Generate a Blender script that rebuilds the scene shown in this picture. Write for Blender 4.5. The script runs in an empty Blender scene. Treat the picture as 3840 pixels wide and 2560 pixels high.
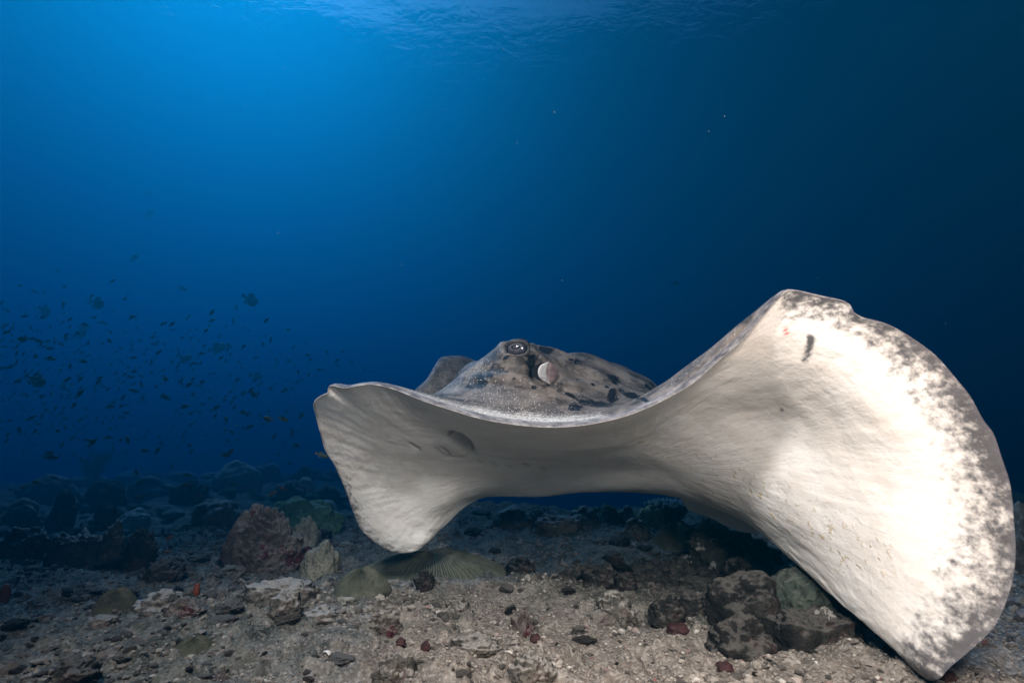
import bpy, bmesh, math, random
import numpy as np
from mathutils import Vector, Matrix
random.seed(7)
rng = np.random.default_rng(7)
R = math.radians
sc = bpy.context.scene

# ------------------------------------------------------------------ camera
CAM_Z = 0.38
PITCH = math.atan(440/1920)
cam_d = bpy.data.cameras.new('camera')
cam_d.sensor_width = 36; cam_d.lens = 18
cam_d.clip_start = 0.02; cam_d.clip_end = 400
cam = bpy.data.objects.new('camera', cam_d)
sc.collection.objects.link(cam)
cam.location = (0, 0, CAM_Z)
cam.rotation_euler = (math.pi/2 + PITCH, 0, 0)
cam_d.dof.use_dof = True; cam_d.dof.focus_distance = 1.5; cam_d.dof.aperture_fstop = 4.5
sc.camera = cam

# ------------------------------------------------------------------ sky, sun, exposure
SUN_EL, SUN_AZ = R(50), R(-36)          # azimuth from +Y, negative = towards -X
world = bpy.data.worlds.new('World'); sc.world = world
world.use_nodes = True
wn = world.node_tree
bg = wn.nodes['Background']
sky = wn.nodes.new('ShaderNodeTexSky'); sky.sky_type = 'NISHITA'
sky.sun_disc = False; sky.sun_elevation = SUN_EL; sky.sun_rotation = SUN_AZ
wn.links.new(sky.outputs[0], bg.inputs[0]); bg.inputs[1].default_value = 0.05
sun_d = bpy.data.lights.new('sun', 'SUN'); sun_d.energy = 5.0; sun_d.angle = R(0.5); sun_d.color = (1, .96, .86)
sun = bpy.data.objects.new('sun', sun_d); sc.collection.objects.link(sun)
sdir = Vector((math.sin(SUN_AZ)*math.cos(SUN_EL), math.cos(SUN_AZ)*math.cos(SUN_EL), math.sin(SUN_EL)))
sun.rotation_euler = sdir.to_track_quat('Z', 'Y').to_euler()
sun.location = sdir*60

# the photographer's two strobes, on arms left and right of the camera
def strobe(name, loc, aim, watt, cone=110, col=(1, .75, .61)):
    l = bpy.data.lights.new(name, 'SPOT'); l.energy = watt; l.spot_size = R(cone); l.spot_blend = .9
    l.shadow_soft_size = .14; l.color = col
    o = bpy.data.objects.new(name, l); sc.collection.objects.link(o)
    o.location = loc
    o.rotation_euler = (Vector(loc) - Vector(aim)).to_track_quat('Z', 'Y').to_euler()
    return o
strobe('strobe_left', (-.60, .0, CAM_Z+1.22), (.0, 1.40, CAM_Z-.10), 350, 80)
strobe('strobe_right', (.32, .0, CAM_Z+.40), (.50, 1.05, CAM_Z+.02), 142, 96)

sc.view_settings.view_transform = 'Standard'; sc.view_settings.look = 'None'
sc.view_settings.gamma = 1; sc.view_settings.use_curve_mapping = False
sc.view_settings.exposure = 0.0
sc.cycles.volume_bounces = 0
sc.cycles.max_bounces = 4; sc.cycles.transparent_max_bounces = 12

# ------------------------------------------------------------------ helpers
FWD = np.array([0, math.cos(PITCH), math.sin(PITCH)])
UP = np.array([0, -math.sin(PITCH), math.cos(PITCH)])
RT = np.array([1., 0, 0])
CAM = np.array([0, 0, CAM_Z])
def pdir(px, py): return FWD + (px-1920)/1920*RT + (1280-py)/1920*UP
def P(px, py, d): return CAM + d*pdir(px, py)
def to_px(p):
    q = p - CAM
    f = q@FWD
    return 1920 + 1920*(q@RT)/f, 1280 - 1920*(q@UP)/f

_perm = np.random.default_rng(3).permutation(256)
_perm = np.concatenate([_perm, _perm, _perm])
_g = np.random.default_rng(4).normal(size=(256, 3)); _g /= np.linalg.norm(_g, axis=1)[:, None]
def perlin(p):
    p = np.asarray(p, float); i = np.floor(p).astype(int); f = p - i
    u = f*f*f*(f*(f*6-15)+10); i &= 255
    out = 0
    for dx in (0, 1):
        for dy in (0, 1):
            for dz in (0, 1):
                h = _perm[_perm[_perm[(i[:, 0]+dx) & 255] + ((i[:, 1]+dy) & 255)] + ((i[:, 2]+dz) & 255)]
                g = _g[h]
                d = (f[:, 0]-dx)*g[:, 0] + (f[:, 1]-dy)*g[:, 1] + (f[:, 2]-dz)*g[:, 2]
                w = (u[:, 0] if dx else 1-u[:, 0])*(u[:, 1] if dy else 1-u[:, 1])*(u[:, 2] if dz else 1-u[:, 2])
                out = out + d*w
    return out*1.5
def fbm(p, oct=4, gain=.5):
    s = 0; a = 1; f = 1
    for k in range(oct):
        s = s + a*perlin(p*f + 17.3*k); a *= gain; f *= 2.03
    return s
def billow(p, oct=3, gain=.5):
    s = 0; a = 1; f = 1
    for k in range(oct):
        s = s + a*np.abs(perlin(p*f + 9.1*k)); a *= gain; f *= 2.03
    return s
def sstep(a, b, x):
    t = np.clip((x-a)/(b-a), 0, 1); return t*t*(3-2*t)

def mesh_np(name, V, F, smooth=True):
    """V (n,3), F (m,k) int array or list of arrays"""
    me = bpy.data.meshes.new(name)
    Fs = F if isinstance(F, list) else [F]
    Fs = [np.asarray(f, np.int32) for f in Fs if len(f)]
    nl = sum(f.size for f in Fs); nf = sum(len(f) for f in Fs)
    me.vertices.add(len(V)); me.vertices.foreach_set('co', np.asarray(V, np.float32).ravel())
    me.loops.add(nl); me.polygons.add(nf)
    me.loops.foreach_set('vertex_index', np.concatenate([f.ravel() for f in Fs]))
    tot = np.concatenate([np.full(len(f), f.shape[1], np.int32) for f in Fs])
    st = np.concatenate([[0], np.cumsum(tot)[:-1]]).astype(np.int32)
    me.polygons.foreach_set('loop_start', st)
    me.polygons.foreach_set('use_smooth', np.full(nf, smooth))
    me.update(calc_edges=True); me.validate()
    return me
def attr(me, name, val):
    a = me.attributes.new(name, 'FLOAT', 'POINT'); a.data.foreach_set('value', np.asarray(val, np.float32).ravel())
def link(name, me, mat=None, parent=None, label=None, cat=None, group=None, kind=None):
    o = bpy.data.objects.new(name, me); sc.collection.objects.link(o)
    if mat is not None and me is not None and not me.materials: me.materials.append(mat)
    if parent: o.parent = parent
    if label: o['label'] = label
    if cat: o['category'] = cat
    if group: o['group'] = group
    if kind: o['kind'] = kind
    return o
_ico = {}
def ico(n):
    if n not in _ico:
        bm = bmesh.new(); bmesh.ops.create_icosphere(bm, subdivisions=n, radius=1)
        bm.verts.ensure_lookup_table()
        V = np.array([v.co[:] for v in bm.verts]); F = np.array([[v.index for v in f.verts] for f in bm.faces])
        bm.free(); _ico[n] = (V, F)
    return _ico[n]

# ------------------------------------------------------------------ material helpers
class NT:
    def __init__(s, name):
        s.m = bpy.data.materials.new(name); s.m.use_nodes = True
        s.t = s.m.node_tree; s.b = s.t.nodes['Principled BSDF']; s.out = s.t.nodes['Material Output']
    def n(s, typ, **kw):
        nd = s.t.nodes.new(typ)
        for k, v in kw.items(): setattr(nd, k, v)
        return nd
    def put(s, sock, v):
        if isinstance(v, bpy.types.NodeSocket): s.t.links.new(v, sock)
        elif isinstance(v, (tuple, list)) and len(v) == 3 and sock.type == 'RGBA': sock.default_value = (*v, 1)
        else: sock.default_value = v
    def noise(s, scale=5, detail=4, rough=.55, vec=None, dist=0):
        nd = s.n('ShaderNodeTexNoise'); nd.inputs['Scale'].default_value = scale; nd.inputs['Detail'].default_value = detail
        nd.inputs['Roughness'].default_value = rough; nd.inputs['Distortion'].default_value = dist
        s.put(nd.inputs['Vector'], vec if vec is not None else s.obj())
        return nd.outputs[0]
    def voro(s, scale=5, feature='F1', vec=None, out=0, rnd=1):
        nd = s.n('ShaderNodeTexVoronoi', feature=feature); nd.inputs['Scale'].default_value = scale
        nd.inputs['Randomness'].default_value = rnd
        s.put(nd.inputs['Vector'], vec if vec is not None else s.obj())
        return nd.outputs[out]
    def obj(s):
        if not hasattr(s, '_o'): s._o = s.n('ShaderNodeTexCoord').outputs['Object']
        return s._o
    def geo(s, k):
        return s.n('ShaderNodeNewGeometry').outputs[k]
    def attr(s, name): return s.n('ShaderNodeAttribute', attribute_name=name).outputs['Fac']
    def map(s, v, a, b, c=0, d=1, mode='SMOOTHSTEP'):
        nd = s.n('ShaderNodeMapRange', interpolation_type=mode); nd.clamp = True if mode == 'LINEAR' else nd.clamp
        s.put(nd.inputs[0], v)
        for i, q in enumerate((a, b, c, d)): s.put(nd.inputs[1+i], q)
        return nd.outputs[0]
    def math(s, op, a, b=0):
        nd = s.n('ShaderNodeMath', operation=op); s.put(nd.inputs[0], a); s.put(nd.inputs[1], b); return nd.outputs[0]
    def mix(s, f, a, b, mode='MIX'):
        nd = s.n('ShaderNodeMix', data_type='RGBA', blend_type=mode)
        s.put(nd.inputs[0], f); s.put(nd.inputs[6], a); s.put(nd.inputs[7], b); return nd.outputs[2]
    def sep(s, v):
        nd = s.n('ShaderNodeSeparateXYZ'); s.put(nd.inputs[0], v); return nd.outputs
    def comb(s, x, y, z):
        nd = s.n('ShaderNodeCombineXYZ'); s.put(nd.inputs[0], x); s.put(nd.inputs[1], y); s.put(nd.inputs[2], z); return nd.outputs[0]
    def vmul(s, v, k):
        nd = s.n('ShaderNodeVectorMath', operation='MULTIPLY'); s.put(nd.inputs[0], v); nd.inputs[1].default_value = k; return nd.outputs[0]
    def bump(s, h, dist=.01, strength=1, normal=None):
        nd = s.n('ShaderNodeBump'); nd.inputs['Distance'].default_value = dist; nd.inputs['Strength'].default_value = strength
        s.put(nd.inputs['Height'], h)
        if normal is not None: s.put(nd.inputs['Normal'], normal)
        return nd.outputs[0]
    def fin(s, col, rough=.8, normal=None, spec=.3):
        s.put(s.b.inputs['Base Color'], col); s.put(s.b.inputs['Roughness'], rough)
        s.put(s.b.inputs['Specular IOR Level'], spec)
        if normal is not None: s.put(s.b.inputs['Normal'], normal)
        return s.m

# ------------------------------------------------------------------ water: surface sheet and the body of water itself
SURF_Z = 7.0
def water_surface():
    n = 220; xs = np.linspace(-60, 60, n); ys = np.linspace(-30, 75, n)
    X, Y = np.meshgrid(xs, ys); p = np.stack([X.ravel()*.5, Y.ravel()*.5, np.zeros(n*n)], 1)
    Z = SURF_Z + .05*fbm(p, 3)
    V = np.stack([X.ravel(), Y.ravel(), Z], 1)
    i = np.arange(n*n).reshape(n, n)
    F = np.stack([i[:-1, :-1], i[:-1, 1:], i[1:, 1:], i[1:, :-1]], -1).reshape(-1, 4)
    k = NT('water_surface')
    v = k.obj()
    h = k.math('ADD', k.noise(1.5, 5, .6, k.vmul(v, (1, 1.7, 1)), .6), k.math('MULTIPLY', k.noise(5, 3, .5, k.vmul(v, (1, 1.6, 1))), .25))
    pt = k.map(k.noise(.22, 3, .6, v), .35, .7, .1, 1.0)
    bn = k.bump(k.math('MULTIPLY', h, pt), .032, 1)
    fr = k.n('ShaderNodeFresnel'); fr.inputs[0].default_value = 1.41; k.put(fr.inputs[1], bn)
    tr = k.n('ShaderNodeBsdfTransparent'); gl = k.n('ShaderNodeBsdfGlossy'); gl.inputs['Roughness'].default_value = .05
    k.put(gl.inputs['Normal'], bn)
    ms = k.n('ShaderNodeMixShader'); k.put(ms.inputs[0], fr.outputs[0])
    k.t.links.new(tr.outputs[0], ms.inputs[1]); k.t.links.new(gl.outputs[0], ms.inputs[2])
    k.t.links.new(ms.outputs[0], k.out.inputs[0])
    link('water_surface', mesh_np('water_surface', V, F), k.m, kind='structure')
water_surface()

def water_body():
    bm = bmesh.new(); bmesh.ops.create_cube(bm, size=1)
    for v in bm.verts:
        v.co.x *= 190; v.co.y = v.co.y*190; v.co.z = -9 if v.co.z < 0 else SURF_Z+.6
    me = bpy.data.meshes.new('haze'); bm.to_mesh(me); bm.free()
    k = NT('haze'); k.t.nodes.remove(k.b)
    pv = k.n('ShaderNodeVolumePrincipled')
    pv.inputs['Color'].default_value = (.001, .086, .150, 1)
    pv.inputs['Absorption Color'].default_value = (.11, .343, .672, 1)
    pv.inputs['Density'].default_value = .35
    pv.inputs['Anisotropy'].default_value = .67
    k.t.links.new(pv.outputs[0], k.out.inputs['Volume'])
    link('haze', me, k.m, kind='stuff', label='clear deep blue sea water fading into the distance', cat='water')
water_body()

# ------------------------------------------------------------------ seabed
def terrain_z(x, y):
    x = np.atleast_1d(np.asarray(x, float)); y = np.atleast_1d(np.asarray(y, float))
    r = np.hypot(x, y); a = x/np.maximum(y, .3)
    p = np.stack([x, y, np.zeros_like(x)], 1)
    z = .030*fbm(p*1.7 + 5, 3) + .019*fbm(p*6, 4, .6)
    z += .016*sstep(.0, .7, fbm(p*14, 4, .6))
    far = sstep(2.2, 6, r)
    z += far*(.13*fbm(p*.9+3, 3) + .10*billow(p*1.6, 2) - .05)
    edge = sstep(-.34, -.12, a)*(y > 0)
    z += edge*.075*sstep(2.0, 3.5, y)
    z -= edge*(sstep(3.7, 6.5, y)*1.3 + sstep(6, 20, y)*4)
    z -= (1-edge)*sstep(9, 30, r)*.9*(y > 0)
    return z
def ground_hit(px, py):
    d = pdir(px, py)
    ts = np.concatenate([np.arange(.5, 6, .01), np.arange(6, 60, .05)])
    pts = CAM + ts[:, None]*d
    zz = terrain_z(pts[:, 0], pts[:, 1])
    below = np.nonzero(pts[:, 2] < zz)[0]
    return pts[below[0]] if len(below) else pts[np.argmin(pts[:, 2]-zz)]

def seabed_material():
    k = NT('seabed_sand')
    v = k.obj(); x, y, z = k.sep(v)
    n1 = k.noise(2.6, 5, .6, v); n2 = k.noise(14, 5, .65, v); n3 = k.noise(90, 3, .7, v)
    vo = k.voro(170, vec=v, out=1); vd = k.voro(170, vec=v)
    grain = k.sep(vo)[0]
    # pale coral sand with a few broken shells
    sand = k.mix(k.map(n2, .3, .7), (.105, .086, .07), (.215, .185, .152))
    sand = k.mix(k.map(grain, .0, 1, 0, .5, 'LINEAR'), sand, k.mix(grain, (.09, .075, .065), (.42, .385, .34)))
    # dark turf algae and dead coral, also used to paint in shade under the ray
    turf_shade = k.mix(k.map(n2, .35, .68), (.035, .038, .03), (.135, .125, .10))
    turf_shade = k.mix(k.map(grain, .55, 1, 0, .5, 'LINEAR'), turf_shade, (.24, .22, .19))
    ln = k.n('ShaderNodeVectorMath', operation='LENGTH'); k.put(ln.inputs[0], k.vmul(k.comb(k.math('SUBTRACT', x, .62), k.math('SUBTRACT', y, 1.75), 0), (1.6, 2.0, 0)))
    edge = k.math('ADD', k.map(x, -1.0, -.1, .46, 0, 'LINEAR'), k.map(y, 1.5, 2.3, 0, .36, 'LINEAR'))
    edge = k.math('ADD', edge, k.map(ln.outputs['Value'], .35, 1.05, .40, 0, 'LINEAR'))  # ellipse paints the ray's shadow into the seabed colour
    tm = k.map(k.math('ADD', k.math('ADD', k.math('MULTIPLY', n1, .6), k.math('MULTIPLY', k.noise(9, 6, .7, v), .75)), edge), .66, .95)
    base = k.mix(tm, sand, turf_shade)
    red = k.map(k.noise(8, 4, .7, v), .62, .69)
    base = k.mix(k.math('MULTIPLY', red, .4), base, (.13, .06, .055))
    dk = k.map(n3, .60, .72)
    base = k.mix(k.math('MULTIPLY', dk, .65), base, (.06, .055, .045))
    h = k.math('ADD', k.math('MULTIPLY', n3, .6), k.math('ADD', k.math('MULTIPLY', n2, 1.5), k.math('MULTIPLY', vd, -.7)))
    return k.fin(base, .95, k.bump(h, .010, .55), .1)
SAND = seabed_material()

def seabed():
    front = np.linspace(R(-68), R(68), 640)
    back = np.linspace(R(68), R(292), 90)[1:-1]
    az = np.concatenate([front, back])
    rr = np.concatenate([[.02], np.geomspace(.3, 92, 620)])
    A, RR = np.meshgrid(az, rr)
    X = (RR*np.sin(A)).ravel(); Y = (RR*np.cos(A)).ravel()
    V = np.stack([X, Y, terrain_z(X, Y)], 1)
    nr, na = len(rr), len(az)
    i = np.arange(nr*na).reshape(nr, na); j = np.roll(i, -1, 1)
    F = np.stack([i[:-1], i[1:], j[1:], j[:-1]], -1).reshape(-1, 4)
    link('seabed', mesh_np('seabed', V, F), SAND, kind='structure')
seabed()

# ------------------------------------------------------------------ the stingray
MARG = [(1483,1462,1.27),(1578,1500,1.25),(1674,1532,1.235),(1802,1570,1.21),(1929,1592,1.19),(2057,1602,1.175),(2184,1595,1.16),
(2312,1570,1.14),(2407,1538,1.12),(2503,1493,1.1),(2600,1436,1.08),(2677,1368,1.06),(2793,1267,1.03),(2879,1166,1),
(2937,1103,0.98),(2961,1089,0.975),(3004,1094,0.965),(3081,1113,0.95),(3168,1131,0.935),(3190,1148,0.93),(3201,1172,0.925),
(3240,1196,0.92),(3313,1212,0.905),(3370,1238,0.895),(3447,1286,0.885),(3515,1339,0.875),(3582,1416,0.865),(3640,1488,0.855),
(3688,1575,0.85),(3727,1628,0.845),(3756,1714,0.84),(3789,1820,0.835),(3804,1974,0.83),(3809,2071,0.825),(3799,2167,0.82),
(3770,2263,0.82),(3727,2350,0.82),(3650,2427,0.825),(3563,2500,0.835),(3510,2548,0.85),(3440,2510,0.9),(3300,2290,1.02),
(3150,2100,1.24),(3000,1970,1.48),(2850,1880,1.75),(2700,1825,2),(2560,1785,2.2),(2420,1720,2.36),(2260,1620,2.48),
(2100,1530,2.52),(1950,1450,2.5),(1850,1390,2.42),(1751,1340,2.33),(1700,1334,2.27),(1655,1340,2.2),(1629,1372,2.14),
(1598,1423,2.08),(1547,1475,2.03),(1530,1560,1.95),(1545,1700,1.9),(1575,1840,1.82),(1590,1930,1.74),(1580,2000,1.67),
(1572,2040,1.63),(1545,2066,1.6),(1483,2071,1.58),(1419,2042,1.56),(1355,1985,1.53),(1323,1914,1.5),(1291,1825,1.46),
(1253,1742,1.42),(1221,1691,1.39),(1202,1627,1.36),(1183,1557,1.33),(1175,1513,1.305),(1196,1490,1.3),(1228,1474,1.3),
(1231,1452,1.3),(1247,1446,1.295),(1291,1456,1.29),(1342,1446,1.285),(1400,1442,1.28)]
SEAM = 48
VRING = [  # (margin index, radius, px, py, depth) points of the underside
(5,0.5,2130,1690,1.45),(1,0.5,1790,1650,1.47),(76,0.5,1640,1660,1.47),(70,0.5,1600,1780,1.62),(65,.5,1675,1890,1.66),(65,.75,1560,1985,1.60),(63,.8,1598,2028,1.615),(62,.66,1652,1975,1.66),
(61,0.5,1760,1880,1.82),(57,0.5,1850,1845,1.88),(52,0.5,1980,1830,1.95),(48,0.5,2130,1825,1.98),(46,0.5,2400,1840,1.9),(44,0.5,2600,1880,1.66),
(42,0.5,2800,1955,1.4),(40,0.5,2950,2020,1.22),(36,0.5,3000,1960,1.14),(32,0.5,3000,1800,1.14),(27,0.5,2950,1650,1.18),(20,0.5,2780,1540,1.24),
(14,0.5,2600,1560,1.3),(9,0.5,2400,1640,1.4),(32,0.75,3400,1870,0.93),(20,0.75,3000,1330,1.02),(27,0.75,3300,1580,0.95),(37,0.75,3300,2180,0.96),
(39,0.75,3230,2250,1.0),(None,0,2300,1765,1.68)]
DORS = [  # points of the back (px, py, depth)
(1790,1505,1.342),(1800,1425,1.456),(1812,1358,1.569),(1860,1400,1.853),(1930,1525,1.299),(1935,1440,1.413),(1938,1365,1.484),
(1938,1296,1.569),(1990,1345,1.796),(2050,1450,2.194),(2070,1535,1.299),(2080,1455,1.441),(2085,1390,1.541),(2085,1320,1.683),
(2140,1385,1.995),(2220,1538,1.314),(2225,1455,1.541),(2225,1395,1.669),(2220,1342,1.825),(2260,1410,2.151),(2335,1525,1.385),
(2340,1455,1.683),(2335,1382,1.995),(2440,1490,1.626),(2445,1440,2.052),(2600,1690,2.308),(1690,1450,1.796),(1640,1500,1.555)]
NUP = np.array([.05, .3, .95]); NUP /= np.linalg.norm(NUP)

def tps(cu, cv):
    def phi(r2): return np.where(r2 > 1e-12, .5*r2*np.log(np.maximum(r2, 1e-12)), 0)
    n = len(cu)
    K = phi((cu[:, 0][:, None]-cu[:, 0])**2 + (cu[:, 1][:, None]-cu[:, 1])**2)
    Pm = np.concatenate([np.ones((n, 1)), cu], 1)
    A = np.zeros((n+3, n+3)); A[:n, :n] = K + 1e-5*np.eye(n); A[:n, n:] = Pm; A[n:, :n] = Pm.T
    w = np.linalg.solve(A, np.concatenate([cv, np.zeros((3, 3))]))
    def f(q):
        out = np.zeros((len(q), 3))
        for s in range(0, len(q), 20000):
            c = q[s:s+20000]
            k = phi((c[:, 0][:, None]-cu[:, 0])**2 + (c[:, 1][:, None]-cu[:, 1])**2)
            out[s:s+20000] = k@w[:n] + w[n] + c@w[n+1:]
        return out
    return f

def pl_dist(px, py, line):
    """distance in photo pixels to a polyline, and position 0..1 along it"""
    best = np.full(px.shape, 1e9); tt = np.zeros(px.shape); n = len(line)-1
    for i in range(n):
        a = np.array(line[i], float); b = np.array(line[i+1], float); ab = b-a
        t = np.clip(((px-a[0])*ab[0]+(py-a[1])*ab[1])/(ab@ab), 0, 1)
        d = np.hypot(px-a[0]-t*ab[0], py-a[1]-t*ab[1])
        m = d < best; best[m] = d[m]; tt[m] = (i+t[m])/n
    return best, tt

def build_ray():
    M = np.array([P(*m) for m in MARG]); n = len(M)
    order = [(SEAM+i) % n for i in range(n)]
    Mo = M[order]
    seg = np.linalg.norm(np.roll(Mo, -1, 0)-Mo, axis=1)
    ph = np.concatenate([[0], np.cumsum(seg)[:-1]])/seg.sum()*2*np.pi
    phi_of = {order[i]: ph[i] for i in range(n)}
    # dense margin by Catmull-Rom
    def margin(th):
        i = np.clip(np.searchsorted(ph, th, side='right')-1, 0, n-1)
        nxt = np.where(i+1 < n, ph[(i+1) % n], 2*np.pi)
        t = ((th-ph[i])/(nxt-ph[i]))[:, None]
        p0, p1, p2, p3 = Mo[(i-1) % n], Mo[i], Mo[(i+1) % n], Mo[(i+2) % n]
        return .5*((2*p1)+(-p0+p2)*t+(2*p0-5*p1+4*p2-p3)*t**2+(-p0+3*p1-3*p2+p3)*t**3)
    mth = np.linspace(0, 2*np.pi, 72, endpoint=False)
    mc = margin(mth)
    cu = [(math.cos(t), math.sin(t)) for t in mth]; cv = list(mc)
    for k, r, x, y, d in VRING:
        t = phi_of[k] if k is not None else 0
        cu.append((r*math.cos(t), r*math.sin(t))); cv.append(P(x, y, d))
    cu = np.array(cu); cv = np.array(cv)
    fV = tps(cu, cv)
    NA, NR = 760, 190
    s = np.linspace(0, 1, NR+1)[1:]
    rad = 1-(1-s)**1.45
    th = np.linspace(0, 2*np.pi, NA, endpoint=False)
    Mg = margin(th)
    TH, RD = np.meshgrid(th, rad)       # (NR, NA)
    q = np.stack([(RD*np.cos(TH)).ravel(), (RD*np.sin(TH)).ravel()], 1)
    def fit(f):
        S = f(q).reshape(NR, NA, 3)
        S = S + (Mg - S[-1])[None]*(RD**7)[..., None]
        return S, f(np.zeros((1, 2)))[0]
    V, Vc = fit(fV)
    def normals(S):
        dr = np.gradient(S, axis=0); dt = np.roll(S, -1, 1)-np.roll(S, 1, 1)
        N = np.cross(dr, dt); N /= np.linalg.norm(N, axis=2)[..., None]+1e-12
        if (N[10]@NUP).mean() < 0: N = -N
        return N
    NV = normals(V)
    # back: controls from the underside plus thickness in the wings, photo points over the body
    du = [c for c in cu[:72]]; dv = [c for c in cv[:72]]
    def nearest(th0, r0):
        return int(np.argmin(np.abs(rad-r0))), int(round(th0/(2*np.pi)*NA)) % NA
    for k, r, th_ in [(14,.5,.05),(20,.5,.05),(27,.5,.05),(32,.5,.05),(36,.5,.05),(40,.5,.06),(42,.5,.09),(44,.5,.16),(44,.8,.05),(20,.75,.025),(27,.75,.025),(32,.75,.025),
                      (37,.75,.025),(39,.75,.03),(65,.5,.10),(65,.75,.04),(70,.5,.09),(76,.5,.10),(70,.75,.04),(76,.75,.045),(61,.6,.07),(57,.7,.06),(52,.75,.06),(9,.6,.05),(48,.75,.1),(80,.75,.05)]:
        a, b = nearest(phi_of[k], r)
        du.append((rad[a]*math.cos(th[b]), rad[a]*math.sin(th[b]))); dv.append(V[a, b]+NV[a, b]*th_)
    flat = V.reshape(-1, 3)
    for x, y, d in DORS:
        D = P(x, y, d)
        off = D-flat; off -= (off@NUP)[:, None]*NUP
        j = int(np.argmin((off**2).sum(1)))
        du.append(tuple(q[j])); dv.append(D)
    du = np.array(du); dv = np.array(dv)
    # drop near-duplicates in parameter space
    keep = [0]
    for i in range(1, len(du)):
        if np.min(np.hypot(*(du[keep]-du[i]).T)) > .035: keep.append(i)
    print('dorsal controls', len(du), 'kept', len(keep))
    fD = tps(du[keep], dv[keep])
    D, Dc = fit(fD)
    # keep the back above the belly
    ND = normals(D)
    th_min = (.004 + .03*(1-RD**3))
    gap = ((D-V)*NV).sum(2)
    low = gap < th_min
    print('low gap', low.mean())
    D = D + NV*np.maximum(th_min-gap, 0)[..., None]*(1-RD[..., None]**30)
    D = D + NV*(.013*np.sqrt(np.clip(1-RD**34, 0, 1)))[..., None]

    # ---- sculpting, located by photo pixels on the built surface
    def pxs(S): return to_px(S.reshape(-1, 3))
    vx, vy = [a.reshape(NR, NA) for a in pxs(V)]
    front = (V@FWD) < 1.9
    disp = np.zeros((NR, NA)); crease_shade = np.zeros((NR, NA))  # second map: shade painted into the mouth and gill creases
    for line, w, dep, st in [([(1686,1630),(1730,1642),(1757,1662),(1774,1690)], 11, .014, .75), ([(1632,1676),(1672,1710),(1720,1712),(1772,1692)], 6, .004, .35),
                         ([(1533,1658),(1555,1672),(1576,1684)], 6, .006, .6), ([(1655,1672),(1690,1702)], 7, .005, .6),
                         ([(1960,1738),(1985,1746)], 6, .003, .5),([(2030,1752),(2044,1762)], 6, .003, .5),([(1900,1742),(1920,1752)], 6, .003, .35),([(1840,1730),(1862,1744)], 6, .003, .35),([(1790,1722),(1806,1736)], 6, .003, .3),
                         ([(1780,1700),(1900,1718),(2050,1726),(2140,1730)], 5, .0025, .15)]:
        d, t = pl_dist(vx, vy, line)
        fall = np.exp(-(d/w)**2)*front
        disp -= dep*fall*np.clip(4*t*(1-t)+.25, 0, 1)
        crease_shade = np.maximum(crease_shade, st*np.exp(-(d/(w*.7))**2)*front)
    cx_, cy_ = vx-1738, vy-1664; ca_, sa_ = math.cos(R(38)), math.sin(R(38))
    mth_ = np.exp(-(((cx_*ca_+cy_*sa_)/56)**2+((-cx_*sa_+cy_*ca_)/13)**2))*front
    disp -= .022*mth_; crease_shade = np.maximum(crease_shade, .45*mth_)
    lip, _ = pl_dist(vx, vy, [(1660,1655),(1720,1680),(1765,1706)])
    disp += .006*np.exp(-(lip/22)**2)*front
    rough = billow(V.reshape(-1, 3)*55, 2).reshape(NR, NA)
    lump = fbm(V.reshape(-1, 3)*9, 3).reshape(NR, NA)
    fin_ = perlin(np.stack([TH.ravel()*48, RD.ravel()*3.5, RD.ravel()*0], 1)).reshape(NR, NA)*sstep(.35, .8, RD)
    wrk = fbm(np.stack([TH.ravel()*14, RD.ravel()*16, RD.ravel()*0+3], 1), 3).reshape(NR, NA)
    disp += .0018*lump*(1-RD**8) + .0007*rough + .0014*fin_ + .0016*wrk*(1-RD**10)*sstep(.12, .5, RD)
    V2 = V - NV*disp[..., None]*1.0*np.clip((1-RD)/.02, 0, 1)[..., None]
    # finger-like ripples of the wing edge
    dx, dy = [a.reshape(NR, NA) for a in pxs(D)]
    dfr = ((D@FWD) < 1.9) & (ND@np.array([0, -1, 0]) > -.2)
    dd = np.zeros((NR, NA))
    def blob(cx, cy, rx, ry, h, ang=0, p=2):
        c, s_ = math.cos(R(ang)), math.sin(R(ang))
        X = (dx-cx)*c+(dy-cy)*s_; Y = -(dx-cx)*s_+(dy-cy)*c
        return h*np.exp(-((X/rx)**2+(Y/ry)**2)**(p/2))*dfr
    dd += blob(1935, 1325, 68, 52, .020)                       # brow over the eye socket
    dd -= blob(1940, 1308, 40, 26, .016, 0, 4)                 # socket
    rr_ = np.hypot((dx-1940)/62, (dy-1316)/44)
    dd += .005*np.exp(-((rr_-1)/.16)**2)*dfr*(dy > 1290)
    dd -= blob(2040, 1402, 55, 36, .034, 18, 6)                # spiracle
    dd += blob(2055, 1350, 70, 14, .008, 12)
    ls, _ = pl_dist(dx, dy, [(1780,1415),(1900,1410),(2000,1425),(2080,1440),(2200,1440),(2300,1470)])
    dd += .005*np.exp(-(ls/16)**2)*dfr
    dd -= .004*np.exp(-((ls-26)/10)**2)*dfr
    dd += .0009*fbm(D.reshape(-1, 3)*16, 4).reshape(NR, NA)*(1-RD**6)
    D2 = D + ND*dd[..., None]*np.clip((1-RD)/.03, 0, 1)[..., None]

    nv = NR*NA
    verts = np.concatenate([V2.reshape(-1, 3), [Vc], D2[:-1].reshape(-1, 3), [Dc+NUP*.013]])
    iv = np.arange(nv).reshape(NR, NA)
    idd = np.concatenate([(nv+1+np.arange((NR-1)*NA)).reshape(NR-1, NA), iv[-1:]])
    def quads(i, flip):
        j = np.roll(i, -1, 1); f = np.stack([i[:-1], j[:-1], j[1:], i[1:]], -1).reshape(-1, 4)
        return f[:, ::-1] if flip else f
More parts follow.
